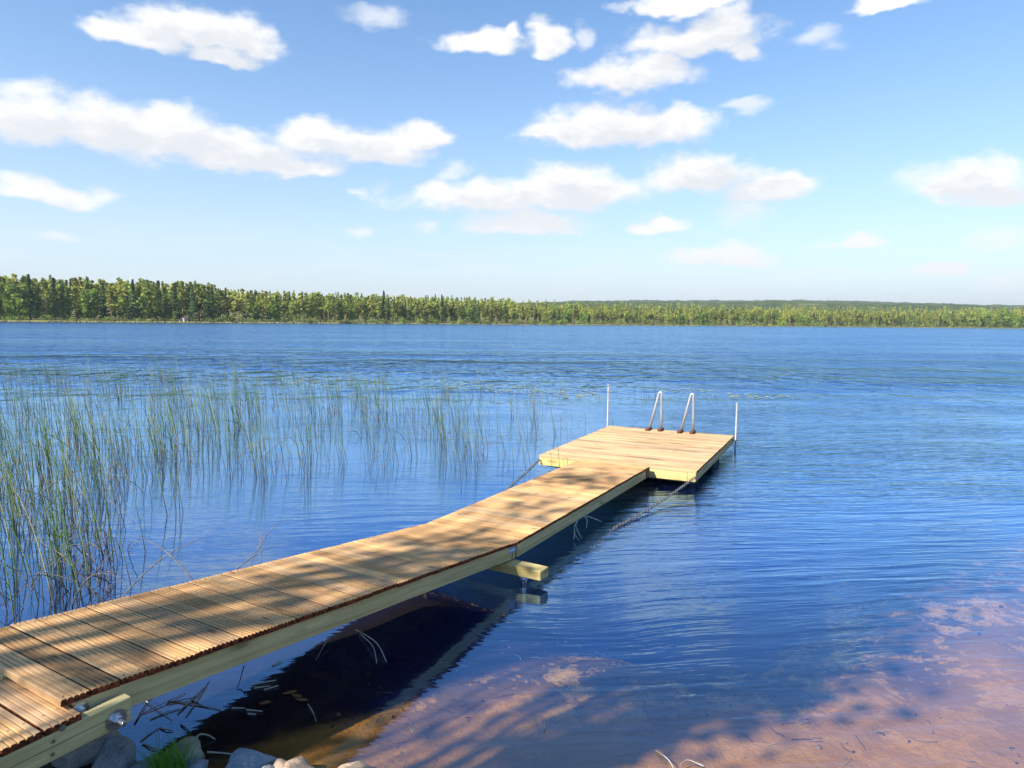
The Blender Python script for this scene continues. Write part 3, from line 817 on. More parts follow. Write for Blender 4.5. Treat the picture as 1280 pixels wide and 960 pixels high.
for k, (u, v, w, h, rz, lab) in enumerate([(362, 867, .05, .018, .3, 'brown dead leaf floating, leftmost of the leaf cluster on the dark reflection'),
                                     (371, 871, .045, .016, -.5, 'reddish dead leaf floating in the middle of the leaf cluster on the dark reflection'),
                                     (377, 876, .05, .016, -.3, 'brown dead leaf floating, rightmost of the leaf cluster on the dark reflection'),
                                     (331, 880, .035, .02, .2, 'single tan leaf floating alone left of the leaf cluster')]):
    b = MB(); P = []
    for s in range(9):
        q = -1+2*s/8; hw = h*(1-q*q)**0.7
        P += [(q*w, -hw, 0.006+0.006*q*q), (q*w, 0, 0.002), (q*w, hw, 0.006+0.004*q)]
    b.add(P, [(3*s+j, 3*s+j+3, 3*s+j+4, 3*s+j+1) for s in range(8) for j in (0, 1)], smooth=True)
    o = b.build('fallen_leaf', M_LEAF); p = on_z(u, v, 0.0); o.location = (p.x, p.y, 0.002); o.rotation_euler = (0, 0, rz); tag(o, lab, 'leaf', 'dead leaves floating')
# pale branch hanging under the second section
def branch():
    b = MB(); P = [on_z(*q) for q in ((724, 646, .16), (718, 658, .10), (718, 668, .05), (724, 676, .01))]
    base = Vector((P[0].x, P[0].y, 0))
    b.tube([p-base for p in P], [.007, .006, .005, .003], 6)
    for pts in (((719, 656, .10), (722, 664, .06), (727, 673, .02)), ((730, 645, .16), (734, 650, .12), (733, 660, .06)), ((733, 645, .16), (742, 648, .11), (752, 652, .07)), ((718, 668, .05), (717, 674, .02))):
        b.tube([on_z(*q)-base for q in pts], [.006, .005, .003][:len(pts)], 5)
    o = b.build('dead_branch', M_PALE); o.location = base
    tag(o, 'forked bleached branch sticking out under the level walkway', 'branch')
branch()

# -------------------------------------------------------------- reeds
def reed_mat():
    m, t, out = new_mat('reed_green')
    g = t.n('ShaderNodeNewGeometry'); oi = t.n('ShaderNodeObjectInfo')
    sep = t.n('ShaderNodeSeparateXYZ', {0: g.outputs['Position']})
    r = t.math('FRACT', t.math('ADD', g.outputs['Random Per Island'], oi.outputs['Random']))
    c = t.mix(t.step(r, 0.1, 0.75), (0.035, 0.10, 0.018), (0.15, 0.25, 0.05))
    c = t.mix(t.step(r, 0.80, 0.95), c, (0.40, 0.36, 0.17))
    c = t.mix(t.step(sep.outputs[2], 0.38, 0.04), c, (0.07, 0.065, 0.05))
    principled(t, out, c, 0.55, 0.3)
    return m
M_REED = reed_mat()
M_REED_DEAD = simple('dead_reed_stem', (0.12, 0.10, 0.10), 0.75, 0.2, var=0.4, scale=10, col2=(0.22, 0.19, 0.14))
def reed_mesh(seed, kind):
    rg = random.Random(seed); b = MB()
    if kind == 'up':
        H = 1.0; lean = rg.uniform(0.03, 0.20); bend = rg.uniform(0.0, 0.16); sway = rg.uniform(-0.35, 0.35)
        pts = [Vector((-(lean*z + bend*z*z*z), sway*0.25*z*z, z)) for z in np.linspace(-0.35, H, 8)]
        b.tube(pts, [q*1.3 for q in (0.0042, 0.0042, 0.004, 0.0038, 0.0034, 0.0028, 0.002, 0.0007)], 4)
        if rg.random() < 0.55:     # a narrow side leaf
            z0 = rg.uniform(0.25, 0.6); p0 = Vector((-(lean*z0+bend*z0**3), sway*0.25*z0*z0, z0)); d = Vector((rg.uniform(-1, 0.6), rg.uniform(-.6, .6), 0)).normalized()
            L = rg.uniform(0.2, 0.42)
            P = [p0 + d*L*0.5*q*q + Vector((0, 0, L*(q-0.25*q*q))) for q in np.linspace(0, 1, 5)]
            b.tube(P, [0.002, 0.003, 0.0028, 0.002, 0.0005], 3)
    elif kind == 'bent':
        k = rg.uniform(0.3, 0.6); d = Vector((rg.uniform(-1, 1), rg.uniform(-.5, .5), 0)).normalized()
        pts = [Vector((0, 0, -0.35)), Vector((0, 0, 0)), Vector((-0.03, 0, k*0.6)), Vector((-0.05, 0, k)), Vector((-0.05, 0, k+0.03))+d*0.05, Vector((-0.05, 0, k*0.8))+d*0.25, Vector((-0.05, 0, k*0.35))+d*0.42]
        b.tube(pts, [q*1.3 for q in (0.0042, 0.0042, 0.004, 0.0036, 0.0034, 0.003, 0.001)], 4)
    else:     # arched
        L = rg.uniform(0.7, 1.1); a0 = rg.uniform(0.5, 1.15); d = Vector((rg.uniform(-1, 1), rg.uniform(-.4, .4), 0)).normalized()
        pts = [Vector((0, 0, -0.3))]; p = Vector((0, 0, 0)); a = a0
        for q in range(9):
            pts.append(p.copy()); p = p + (d*math.cos(a) + Vector((0, 0, math.sin(a))))*(L/9); a -= rg.uniform(0.04, 0.2)
        b.tube(pts, [0.0055]*6 + [0.0045, 0.003, 0.002, 0.0009], 4)
    return b
reed_protos = {'up': [], 'bent': [], 'arch': []}
for i in range(10): reed_protos['up'].append(reed_mesh(100+i, 'up'))
for i in range(5): reed_protos['bent'].append(reed_mesh(200+i, 'bent'))
for i in range(6): reed_protos['arch'].append(reed_mesh(300+i, 'arch'))
reed_me = {k: [q.mesh('reed_stem', M_REED if k == 'up' else M_REED_DEAD) for q in v] for k, v in reed_protos.items()}

def jetty_clear(x, y):
    """True when (x, y) is left of and clear of the jetty"""
    if y < 5.7:
        d = (x-P0.x)*math.cos(YAW1) - (y-P0.y)*math.sin(YAW1)
    elif y < 9.8:
        d = (x-P0.x)*math.cos(YAW2) - (y-P0.y)*math.sin(YAW2)
    else:
        d = (x-0.40)*math.cos(PYAW) - (y-9.8)*math.sin(PYAW) - 1.0
    return d < -WID-0.12
def reed_spots():
    rg = random.Random(21); S = []
    def put(x, y, sc, kind): 
        if jetty_clear(x, y) and bed_z(x, y) < -0.02: S.append((x, y, sc, kind))
    # tussocks: (u, v of the base in the photograph as a guide to the place, stems, spread, height)
    dens = [  # u range, v range, number of tussocks, stems per tussock
        ((-140, 120), (640, 775), 22, 6), ((-160, 140), (585, 650), 26, 7), ((-160, 330), (535, 605), 34, 6),
        ((-160, 420), (515, 560), 36, 6), ((-160, 470), (490, 520), 40, 7), ((-160, 500), (474, 492), 46, 6),
        ((110, 460), (560, 605), 9, 6), ((420, 680), (515, 590), 22, 7), ((380, 600), (495, 530), 20, 6), ((560, 780), (500, 545), 12, 3), ((440, 860), (486, 505), 20, 4)]
    for (ua, ub), (va, vb), nt_, ns in dens:
        for i in range(int(nt_*1.8)):
            u = rg.uniform(ua, ub); v = rg.uniform(va, vb)
            c = on_z(u, v, 0.0); n = max(1, int(rg.gauss(ns, ns*0.4)))
            sp = rg.uniform(0.06, 0.28)*(1 + c.y/40)
            hh = rg.uniform(0.62, 1.0) if u < 420 else rg.uniform(0.45, 0.85)
            for k in range(n):
                kind = 'up' if rg.random() < 0.86 else rg.choice(['bent', 'arch'])
                put(c.x + rg.gauss(0, sp), c.y + rg.gauss(0, sp*1.4), hh*rg.uniform(0.65, 1.12), kind)
    # the tangle of bent stems in the near left corner
    for i in range(85):
        u = rg.uniform(-60, 165); v = rg.uniform(640, 772)
        c = on_z(u, v, 0.0); put(c.x, c.y, rg.uniform(0.5, 0.95), rg.choice(['arch', 'bent', 'arch', 'up']))
    for (u, v, n) in ((262, 745, 2), (322, 705, 2), (130, 722, 3), (220, 640, 4), (330, 600, 5), (380, 595, 4), (205, 565, 7), (465, 560, 4), (520, 570, 5), (555, 560, 6), (640, 520, 4), (95, 560, 8), (60, 600, 7)):
        for k in range(n):
            c = on_z(u, v, 0.0); put(c.x+rg.gauss(0, .05), c.y+rg.gauss(0, .08), rg.uniform(0.6, 1.0), 'up' if v < 700 else 'arch')
    return S
SPOTS = reed_spots()
def in_view(x, y):
    q = Vector((x, y, 0.3)) - Vector((0, 0, H_EYE)); z = q.dot(FWD)
    return z > 0.1 and -30 < 640 + FPX*q.dot(RT)/z < 1310
SPOTS.sort(key=lambda s: (0 if in_view(s[0], s[1]) else 1, math.hypot(s[0], s[1])/s[2]))
RLAB = {'up': 'thin upright green reed stem standing in the shallow water left of the jetty',
        'bent': 'broken reed stem folded over above the water left of the jetty',
        'arch': 'dark dead reed stem arching low over the water left of the jetty'}
RGRP = {'up': 'upright green reeds left of the jetty', 'bent': 'broken folded reeds left of the jetty', 'arch': 'arching dead reeds left of the jetty'}
rg = random.Random(33)
V = []; F = []; nv = 0; MI = []
for i, (x, y, sc, kind) in enumerate(SPOTS):
    k = rg.randrange(len(reed_me[kind])); rz = rg.gauss(0, 0.5) if kind == 'up' else rg.uniform(0, 6.28)
    if i < 300:
        o = bpy.data.objects.new('reed_stem', reed_me[kind][k]); COL.objects.link(o)
        thick = rg.uniform(0.85, 1.25)
        o.location = (x, y, 0); o.rotation_euler = (0, 0, rz); o.scale = (sc, sc, sc)
        tag(o, RLAB[kind], 'reed', RGRP[kind])
    else:
        q = np.array(reed_protos[kind][k].v)*sc
        wk = 1.0
        c, s = math.cos(rz), math.sin(rz)
        q = np.stack([q[:, 0]*c - q[:, 1]*s + x, q[:, 0]*s + q[:, 1]*c + y, q[:, 2]], 1)
        for f, sm in zip(reed_protos[kind][k].f, reed_protos[kind][k].smooth):
            if len(f) == 4: F.append([j+nv for j in f]); MI.append(0 if kind == 'up' else 1)
        V.append(q); nv += len(q)
if V:
    o = link_mesh('reed_bed', np_mesh('reed_bed', np.concatenate(V), F, [M_REED, M_REED_DEAD], MI, True)); tag(o, kind='stuff')
    o['label'] = 'farther part of the thin green reed bed standing in the lake'
print('REEDS', len(SPOTS))
# floating pads and weed tips further out
V = []; F = []; n0 = 0; rg = random.Random(9)
for (u, v, su, sv, n) in ((660, 490, 70, 6, 60), (868, 488, 40, 2.5, 34), (930, 496, 45, 3, 30), (590, 482, 60, 4, 60), (400, 478, 80, 5, 90), (730, 494, 50, 4, 60), (980, 497, 30, 2, 25)):
    for i in range(n):
        c = on_z(rg.gauss(u, su*.6), rg.gauss(v, sv*.6)); r = rg.uniform(0.03, 0.075); ph = rg.uniform(0, 6.28)
        tl = rg.uniform(-.35, .35)
        for k in range(6):
            a = ph + k*1.047; V.append((c.x+r*math.cos(a), c.y+r*math.sin(a), 0.012+tl*r*math.cos(a)*0.6+abs(tl)*r*.6))
        F.append([n0+k for k in range(6)]); n0 += 6
M_PAD = leaf_mat('lily_pad', (0.26, 0.32, 0.08), (0.42, 0.40, 0.14), None, 0.2)
o = link_mesh('lily_pads', np_mesh('lily_pads', V, F, [M_PAD])); tag(o, kind='stuff'); o['label'] = 'yellow green lily pads floating beyond the platform'

# -------------------------------------------------------------- far shore
SHORE_PX = [(-900, 230), (-300, 275), (0, 330), (180, 365), (300, 400), (450, 470), (640, 560), (800, 640), (960, 700), (1120, 735), (1280, 735), (1600, 700), (2400, 600)]
def shore_D(u):
    for (a, d1), (c, d2) in zip(SHORE_PX, SHORE_PX[1:]):
        if a <= u <= c: return d1 + (d2-d1)*(u-a)/(c-a)
    return SHORE_PX[0][1] if u < 0 else SHORE_PX[-1][1]
def far_pt(u, back=0.0):
    d = shore_D(u) + back
    return Vector(((u-640)/FPX*d, d, 0))
def rise(back):
    return 0.35 + min(back, 30)*0.02 + max(0, min(back-30, 400))*0.048
def build_far():
    us = np.concatenate([np.linspace(-900, -50, 30), np.linspace(-40, 1320, 110), np.linspace(1340, 2400, 30)])
    bs = [-6, -1, 0, 3, 8, 20, 40, 80, 140, 220, 320, 440]
    V = []; F = []
    for j, bk in enumerate(bs):
        for u in us:
            p = far_pt(u, bk); z = -1.2 if bk == -6 else (-0.1 if bk == -1 else rise(max(bk, 0)))
            if bk == 0: z = 0.12
            V.append((p.x, p.y, z))
    n = len(us)
    for j in range(len(bs)-1):
        for i in range(n-1): F.append((j*n+i, j*n+i+1, (j+1)*n+i+1, (j+1)*n+i))
    m, t, out = new_mat('forest_floor')
    P = t.n('ShaderNodeNewGeometry').outputs['Position']; n1 = t.noise(P, 0.4, 4.0, 0.6)
    c = t.mix(t.step(n1, 0.35, 0.65), (0.10, 0.12, 0.04), (0.20, 0.18, 0.08))
    principled(t, out, c, 0.95, 0.05)
    tag(link_mesh('far_shore', np_mesh('far_shore', V, F, [m], smooth=True)), kind='structure')
    # distant hills, with a wooded ragged skyline
    m, t, out = new_mat('wooded_hill')
    P = t.n('ShaderNodeNewGeometry').outputs['Position']
    n1 = t.noise(t.mapping(P, scale=(1, 1, 2)), 0.045, 5.0, 0.7); n2 = t.noise(P, 0.006, 3.0, 0.5)
    c = t.mix(t.step(n1, 0.38, 0.62), (0.035, 0.055, 0.025), (0.09, 0.115, 0.04))
    c = t.mix(t.math('MULTIPLY', t.step(n2, 0.55, 0.65), 0.4), c, (0.13, 0.15, 0.06))
    principled(t, out, c, 0.95, 0.05)
    def hill(D, prof, seed, depth):
        rgh = np.random.default_rng(seed); V = []; F = []
        us = np.arange(-700, 2200, 2.2); k = len(us)
        top = np.interp(us, [p[0] for p in prof], [p[1] for p in prof])
        jag = np.convolve(rgh.normal(0, 1, k), np.ones(2)/2, 'same')*0.35 + np.convolve(rgh.normal(0, 1, k), np.ones(9)/9, 'same')*0.9
        for row in range(5):
            for i, u in enumerate(us):
                z = top[i]/FPX*D
                d = D + (row-3)*depth/3
                h = {0: -3, 1: z*0.55, 2: z*0.86, 3: z + jag[i]*D/FPX, 4: -3}[row]
                if row in (1, 2): h += rgh.normal(0, 1)*0.25*D/FPX
                V.append(((u-640)/FPX*D, d, h))
        for r in range(4):
            for i in range(k-1): F.append((r*k+i, r*k+i+1, (r+1)*k+i+1, (r+1)*k+i))
        tag(link_mesh('hills', np_mesh('hills', V, F, [m], smooth=False)), kind='structure')
    # heights in pixels above the horizon line
    hill(1500, [(-700, 20), (500, 22), (740, 27), (900, 27), (960, 30.5), (1010, 29), (1100, 28.5), (1200, 27), (1260, 24), (1400, 26), (2200, 24)], 1, 260)
    hill(2600, [(-700, 15), (600, 20), (720, 28), (800, 28.5), (1000, 31), (1080, 30.5), (1180, 28), (1280, 27), (2200, 22)], 2, 420)
    # pale field between the woods
    V = []; F = []
    for i, u in enumerate(np.linspace(985, 1055, 12)):
        D = 1240; e = 0.5-0.5*math.cos(i/11*6.283)
        V += [((u-640)/FPX*D, D, (26.6-409+409)/FPX*D), ((u-640)/FPX*D, D+40, (27.2+0.8*e)/FPX*D)]
    F = [(2*i, 2*i+2, 2*i+3, 2*i+1) for i in range(11)]
    tag(link_mesh('field', np_mesh('field', V, F, [simple('field_grass', (0.30, 0.34, 0.13), 0.9, 0.1, var=0.2, scale=0.02)])), kind='structure')
build_far()

# ---- trees of the far shore
M_TRUNK_PINE = simple('pine_trunk', (0.46, 0.29, 0.19), 0.9, 0.1, var=0.4, scale=1.2, col2=(0.33, 0.23, 0.17))
M_TRUNK_GREY = simple('spruce_trunk', (0.16, 0.13, 0.10), 0.9, 0.1, var=0.4, scale=1.5)
M_TRUNK_BIRCH = simple('birch_trunk', (0.55, 0.53, 0.49), 0.85, 0.1, var=0.8, scale=2.5)
M_PINE = leaf_mat('pine_needles', (0.15, 0.20, 0.045), (0.42, 0.45, 0.11), (0.46, 0.44, 0.115), 0.3)
M_SPRUCE = leaf_mat('spruce_needles', (0.05, 0.11, 0.05), (0.20, 0.28, 0.10), (0.26, 0.34, 0.09), 0.25)
M_BIRCH = leaf_mat('birch_leaves', (0.16, 0.27, 0.05), (0.38, 0.48, 0.11), (0.38, 0.43, 0.10), 0.38)
def quads(centres, size, rg, flat=0.0):
    """leaf clumps: one small random quad round every centre"""
    c = np.asarray(centres); n = len(c)
    a = rg.normal(size=(n, 3)); a[:, 2] *= (1-flat); a /= np.linalg.norm(a, axis=1)[:, None]
    b = rg.normal(size=(n, 3)); b[:, 2] *= (1-flat*0.6); b -= a*(a*b).sum(1)[:, None]; b /= np.linalg.norm(b, axis=1)[:, None]
    s = size*rg.uniform(0.6, 1.3, n)[:, None] if np.isscalar(size) else size[:, None]
    V = np.stack([c-a*s-b*s*0.6, c+a*s-b*s*0.7, c+a*s*0.8+b*s*0.7, c-a*s*0.9+b*s*0.6], 1).reshape(-1, 3)
    F = np.arange(4*n).reshape(n, 4)
    return V, F
def tree_shape(kind, seed, nl=420):
    rg = np.random.default_rng(seed); C = []; size = 0.36
    if kind == 'pine':
        H = 20.0; nb = 34
        for i in range(nb):
            f = rg.uniform(0, 1)**0.9; z = H*(0.40+0.60*f)
            L = (2.7*(1-f)**0.75+0.25)*rg.uniform(0.5, 1.15)*(0.6+0.6*min(1, f*3)); a = rg.uniform(0, 6.28)
            r = L*rg.uniform(0.35, 0.9); k = nl//nb
            p = rg.normal(size=(k, 3))*np.array([0.72, 0.72, 0.34])*(0.16+0.32*L)
            C.append(p + np.array([r*math.cos(a), r*math.sin(a), z-0.2]))
        trunk = [((0, 0, 0), .34), ((0.1, 0, 8), .26), ((-.1, .1, 14), .15), ((0, 0, 19), .04)]
    elif kind == 'spruce':
        H = 20.0
        for i in range(nl):
            f = rg.uniform(0.02, 1.0)**0.85; z = H*(0.06+0.94*f)
            R = 3.0*(1-f)**0.85 + 0.12; lay = 0.75+0.35*math.sin(z*3.6+seed)
            a = rg.uniform(0, 6.28); r = R*lay*math.sqrt(rg.uniform(0.12, 1.0))
            C.append(np.array([[r*math.cos(a), r*math.sin(a), z - r*0.28]]))
        trunk = [((0, 0, 0), .22), ((0, 0, 10), .13), ((0, 0, 19.5), .03)]; size = 0.36
    elif kind == 'birch':
        H = 16.0; nb = 24
        for i in range(nb):
            z = H*rg.uniform(0.18, 0.96); f = (z/H-0.18)/0.8
            R = 3.4*math.sin(math.pi*min(1, 0.12+f*0.86))**0.75; a = rg.uniform(0, 6.28); r = R*rg.uniform(0.3, 0.85); k = nl//nb
            p = rg.normal(size=(k, 3))*np.array([0.8, 0.8, 0.75])*(0.75)
            C.append(p + np.array([r*math.cos(a), r*math.sin(a), z]))
        trunk = [((0, 0, 0), .18), ((0.2, 0, 6), .12), ((-.1, .1, 12), .06), ((0, 0, 15), .02)]; size = 0.36
    else:   # bush
        H = 4.5; nb = 12
        for i in range(nb):
            a = rg.uniform(0, 6.28); r = 1.9*math.sqrt(rg.random()); z = H*rg.uniform(0.12, 0.85)*(1-0.3*r/1.9)
            p = rg.normal(size=(nl//nb, 3))*np.array([0.6, 0.6, 0.5])
            C.append(p + np.array([r*math.cos(a), r*math.sin(a), z]))
        trunk = [((0, 0, 0), .08), ((0.1, 0, 2.5), .03)]; size = 0.26
    C = np.concatenate(C); C[:, 2] = np.maximum(C[:, 2], 0.25)
    V, F = quads(C, size, rg, 0.35 if kind in ('spruce', 'pine') else 0.1)
    return V, F, trunk, H
CROWN_M = {'pine': M_PINE, 'spruce': M_SPRUCE, 'birch': M_BIRCH, 'bush': M_BIRCH}
TRUNK_M = {'pine': M_TRUNK_PINE, 'spruce': M_TRUNK_GREY, 'birch': M_TRUNK_BIRCH, 'bush': M_TRUNK_GREY}
PROTO = {}
for kind, cnt in (('pine', 5), ('spruce', 4), ('birch', 4), ('bush', 3)):
    for q in range(cnt):
        V, F, tk, H = tree_shape(kind, 500+q*7+len(kind), 1100 if kind != 'bush' else 240)
        b = MB(); b.tube([p for p, r in tk], [r for p, r in tk], 6)
        PROTO.setdefault(kind, []).append((np_mesh('crown', V, F, [CROWN_M[kind]]), b.mesh('trunk', TRUNK_M[kind]), H))
TNAME = {'pine': 'pine_tree', 'spruce': 'spruce_tree', 'birch': 'birch_tree', 'bush': 'shoreline_bush'}
def plant_tree(kind, x, y, z, h, label, group, rg, wide=1.0):
    cme, tme, H = rg.choice(PROTO[kind])
    root = empty(TNAME[kind], (x, y, z), rg.uniform(0, 6.28)); s = h/H
    root.scale = (s*wide, s*wide, s)
    tag(root, label, {'bush': 'bush'}.get(kind, 'tree'), group)
    link_mesh('trunk', tme, root); link_mesh('crown', cme, root)
    return root
rg = random.Random(77); NT_ = 0
def far_tree(kind, u, back, h, label=None, wide=1.0, group=None):
    global NT_
    p = far_pt(u, back); NT_ += 1
    plant_tree(kind, p.x, p.y, rise(back)-0.1, h, label or FLAB[kind], group or FGRP[kind], rg, wide)
FLAB = {'pine': 'tall pine with a bare reddish trunk in the wood along the far shore',
        'spruce': 'pointed dark spruce in the wood along the far shore',
        'birch': 'rounded bright green birch in the wood along the far shore',
        'bush': 'low green bush at the water line of the far shore'}
FGRP = {'pine': 'pines along the far shore', 'spruce': 'spruces along the far shore', 'birch': 'birches along the far shore', 'bush': 'bushes at the far water line'}
# marked single trees first: (kind, u, height, label)
for kind, u, bk, h, lab, wd in [
    ('spruce', 40, 6, 23.5, 'broad dark spruce standing tallest near the left end of the far shore', 1.25),
    ('spruce', 112, 14, 22.5, 'narrow spruce with a thin spire, right of the broad tall spruce', 0.9),
    ('pine', 250, 12, 21.5, 'tallest pine above the small hut on the left part of the far shore', 1.2),
    ('pine', 238, 9, 19.5, 'second tall pine directly behind the small hut on the far shore', 1.15),
    ('spruce', 480, 12, 23.5, 'spruce standing a head above the wood left of the middle of the far shore', 1.05),
    ('spruce', 552, 12, 22.5, 'spruce with a sharp tip nearest to the middle of the far shore', 1.0),
    ('birch', 219, 2, 6.0, 'small round yellow green birch just left of the hut', 1.3),
    ('birch', 258, 3, 8.0, 'small round green birch just right of the hut', 1.2),
    ('pine', 1187, 8, 18.0, 'brownish pine standing forward near the right end of the far shore', 1.2),
    ('birch', 1252, 14, 22.0, 'tall green birch near the right end of the far shore', 1.3)]:
    far_tree(kind, u, bk, h, lab, wd, 'landmark trees of the far shore')
# front rows, individually
u = -60.0
while u < 1335 and NT_ < 205:
    D = shore_D(u); left = u < 290
    k = rg.random()
    if left: kind = 'pine' if k < .42 else ('spruce' if k < .68 else 'birch')
    elif u < 640: kind = 'pine' if k < .64 else ('spruce' if k < .82 else 'birch')
    else: kind = 'pine' if k < .58 else ('spruce' if k < .74 else 'birch')
    base = 22.0 if left else 18.0
    if u > 640: base = 16.0
    if u > 1195: kind = 'birch' if k < .7 else kind; base = 17
    h = base*rg.uniform(0.74, 1.1)*(0.85 if kind == 'birch' and u < 1195 else 1.0)
    far_tree(kind, u, rg.uniform(2, 11 if left else 14), h)
    u += rg.uniform(3.6, 6.2)*FPX/D*(1.15 if left else 1.0)*0.93
u = -60.0
while u < 1335 and NT_ < 300:
    D = shore_D(u)
    if not (214 < u < 246): far_tree('bush', u, rg.uniform(0.5, 2.5), rg.uniform(2.2, 5.2), wide=1.2)
    u += rg.uniform(6, 16)*FPX/D
print('TREES', NT_)
# the wood behind as one mass
LOW = {}
for kind, cnt in (('pine', 3), ('spruce', 3), ('birch', 2)):
    for q in range(cnt):
        LOW.setdefault(kind, []).append(tree_shape(kind, 900+q*5+len(kind), 170))
acc = {'pine': [[], [], 0], 'spruce': [[], [], 0], 'birch': [[], [], 0]}
rgn = np.random.default_rng(5)
def mass_tree(kind, x, y, z, h):
    V, F, tk, H = LOW[kind][rgn.integers(len(LOW[kind]))]
    s = h/H; a = rgn.uniform(0, 6.28); c, sn = math.cos(a), math.sin(a)
    Vt = V.copy(); cen = Vt.reshape(-1, 4, 3).mean(1, keepdims=True)
    Vt = ((Vt.reshape(-1, 4, 3)-cen)*1.75+cen).reshape(-1, 3)*s
    Vt = np.stack([Vt[:, 0]*c-Vt[:, 1]*sn+x, Vt[:, 0]*sn+Vt[:, 1]*c+y, Vt[:, 2]+z], 1)
    A = acc[kind]; A[0].append(Vt); A[1].append(F+A[2]); A[2] += len(Vt)
for bk, stepm, hm in ((14, 3.4, 17), (20, 3.6, 17), (28, 3.8, 17.5), (38, 4.2, 17.5), (52, 4.6, 18), (70, 5, 18), (95, 5.5, 18), (130, 6, 18), (175, 7, 18), (230, 8, 18), (300, 9, 18), (380, 10, 18)):
    u = -420.0
    while u < 1700:
        p = far_pt(u, bk+rgn.uniform(-4, 4)); k = rgn.random()
        kind = 'pine' if k < .56 else ('spruce' if k < .9 else 'birch')
        hh = hm*1.1*rgn.uniform(0.80, 1.12)*(1.12 if u < 272 else 0.95)*(1.12 if u > 1200 else 1.0)
        if u > 640: hh *= 0.86
        if not (235 < p.y < 0): mass_tree(kind, p.x, p.y, rise(bk), hh*(1.0 if bk < 60 else 0.95))
        u += stepm*rgn.uniform(0.6, 1.4)*FPX/(shore_D(u)+bk)
for kind in acc:
    V = np.concatenate(acc[kind][0]); F = np.concatenate(acc[kind][1])
    acc[kind] = (V, F)
Vs = []; Fs = []; Ms = []; o0 = 0
for i, kind in enumerate(('pine', 'spruce', 'birch')):
    V, F = acc[kind]; Vs.append(V); Fs.append(F+o0); o0 += len(V); Ms.append(np.full(len(F), i))
o = link_mesh('forest', np_mesh('forest', np.concatenate(Vs), np.concatenate(Fs), [M_PINE, M_SPRUCE, M_BIRCH], np.concatenate(Ms))); tag(o, kind='stuff')
o['label'] = 'dense mixed forest rising behind the trees of the far shore'
# pale sedge fringe at the far water line
V = []; F = []; n0 = 0
M_SEDGE = leaf_mat('sedge', (0.26, 0.27, 0.11), (0.36, 0.34, 0.17), None, 0.25)
for u in np.arange(-200, 1480, 0.28):
    if rgn.random() < (0.2 if 560 < u < 700 else 0.0): continue
    p = far_pt(u, rgn.uniform(-1.6, 1.5)); h = rgn.uniform(0.5, 1.05)*(1.0 if u < 520 else 0.9); w = rgn.uniform(0.3, 0.8)
    a = rgn.uniform(-.6, .6)
    V += [(p.x-w*math.cos(a), p.y-w*math.sin(a), -0.1), (p.x+w*math.cos(a), p.y+w*math.sin(a), -0.1), (p.x+w*.7*math.cos(a), p.y+w*.7*math.sin(a), h), (p.x-w*.6*math.cos(a), p.y-w*.6*math.sin(a), h*.9)]
    F.append((n0, n0+1, n0+2, n0+3)); n0 += 4
o = link_mesh('shore_sedge', np_mesh('shore_sedge', V, F, [M_SEDGE])); tag(o, kind='stuff'); o['label'] = 'pale sedge fringe along the far water line'

# small hut on the far shore
def hut():
    p = far_pt(228, 1.5); r = empty('boat_hut', (p.x, p.y, 0.35), R_(-18)); tag(r, 'small pale hut with a dark roof among the trees at the far water line', 'hut')
    MW = simple('hut_wall', (0.58, 0.50, 0.42), 0.85, 0.1, var=0.15, scale=2)
    b = MB(); b.box(-1.8, 1.8, 0, 3.2, 0, 1.9); b.add([(-1.8, 0, 1.9), (1.8, 0, 1.9), (0, 0, 2.9)], [(0, 1, 2)]); b.add([(-1.8, 3.2, 1.9), (1.8, 3.2, 1.9), (0, 3.2, 2.9)], [(0, 2, 1)])
    b.build('wall', MW, r)
    b = MB(); 
    for s in (-1, 1):
        P = [(s*2.15, -0.35, 1.78), (0, -0.35, 2.98), (0, 3.55, 2.98), (s*2.15, 3.55, 1.78)]
        P += [(x, y, z+0.12) for x, y, z in P]
        b.add(P, [(0, 1, 2, 3), (4, 7, 6, 5), (0, 4, 5, 1), (1, 5, 6, 2), (2, 6, 7, 3), (3, 7, 4, 0)])
    b.build('roof', simple('hut_roof', (0.16, 0.12, 0.11), 0.85), r)
    b = MB(); b.box(-0.15, 0.75, -0.05, -0.005, 0.02, 1.6); b.build('door', simple('hut_door', (0.05, 0.035, 0.03), 0.8), r)
    b = MB(); b.box(-1.3, -0.6, -0.05, -0.005, 0.7, 1.35); b.build('window', simple('hut_window', (0.03, 0.04, 0.05), 0.2, 0.5), r)
hut()

# -------------------------------------------------------------- trees on the near bank (behind the camera): they throw the dappled shade
M_BARK = simple('bank_bark', (0.20, 0.16, 0.12), 0.9, 0.1, var=0.5, scale=6, bumpd=0.02)
def bank_tree(name, base, H, targets, seed, label, leaf=0.06, per=34):
    """a leafy tree whose boughs reach into the given points of the crown"""
    rg = np.random.default_rng(seed); bx = Vector((base[0], base[1], bed_z(base[0], base[1])-0.1))
    root = empty(name, bx); tag(root, label, 'tree', 'trees on the near bank')
    tb = MB(); tb.tube([(0, 0, 0), (0.08, 0.05, H*.35), (-.05, .1, H*.7), (0, 0, H)], [0.17, 0.13, 0.09, 0.03], 10)
    C = []
    for p in targets:
        q = Vector(p) - bx; z0 = max(1.2, q.z - 0.55*math.hypot(q.x, q.y)); z0 = min(z0, H*.97)
        a = Vector((0, 0, z0)); mid = a.lerp(q, 0.55) + Vector((0, 0, 0.25))
        tb.tube([a, mid, q], [0.035, 0.02, 0.006], 5)
        C.append(rg.normal(size=(per, 3))*np.array([0.25, 0.25, 0.17]) + np.array(q))
    tb.build('trunk', M_BARK, root)
    V, F = quads(np.concatenate(C), leaf, rg, 0.0)
    link_mesh('crown', np_mesh('crown', V, F, [M_BIRCH]), root)
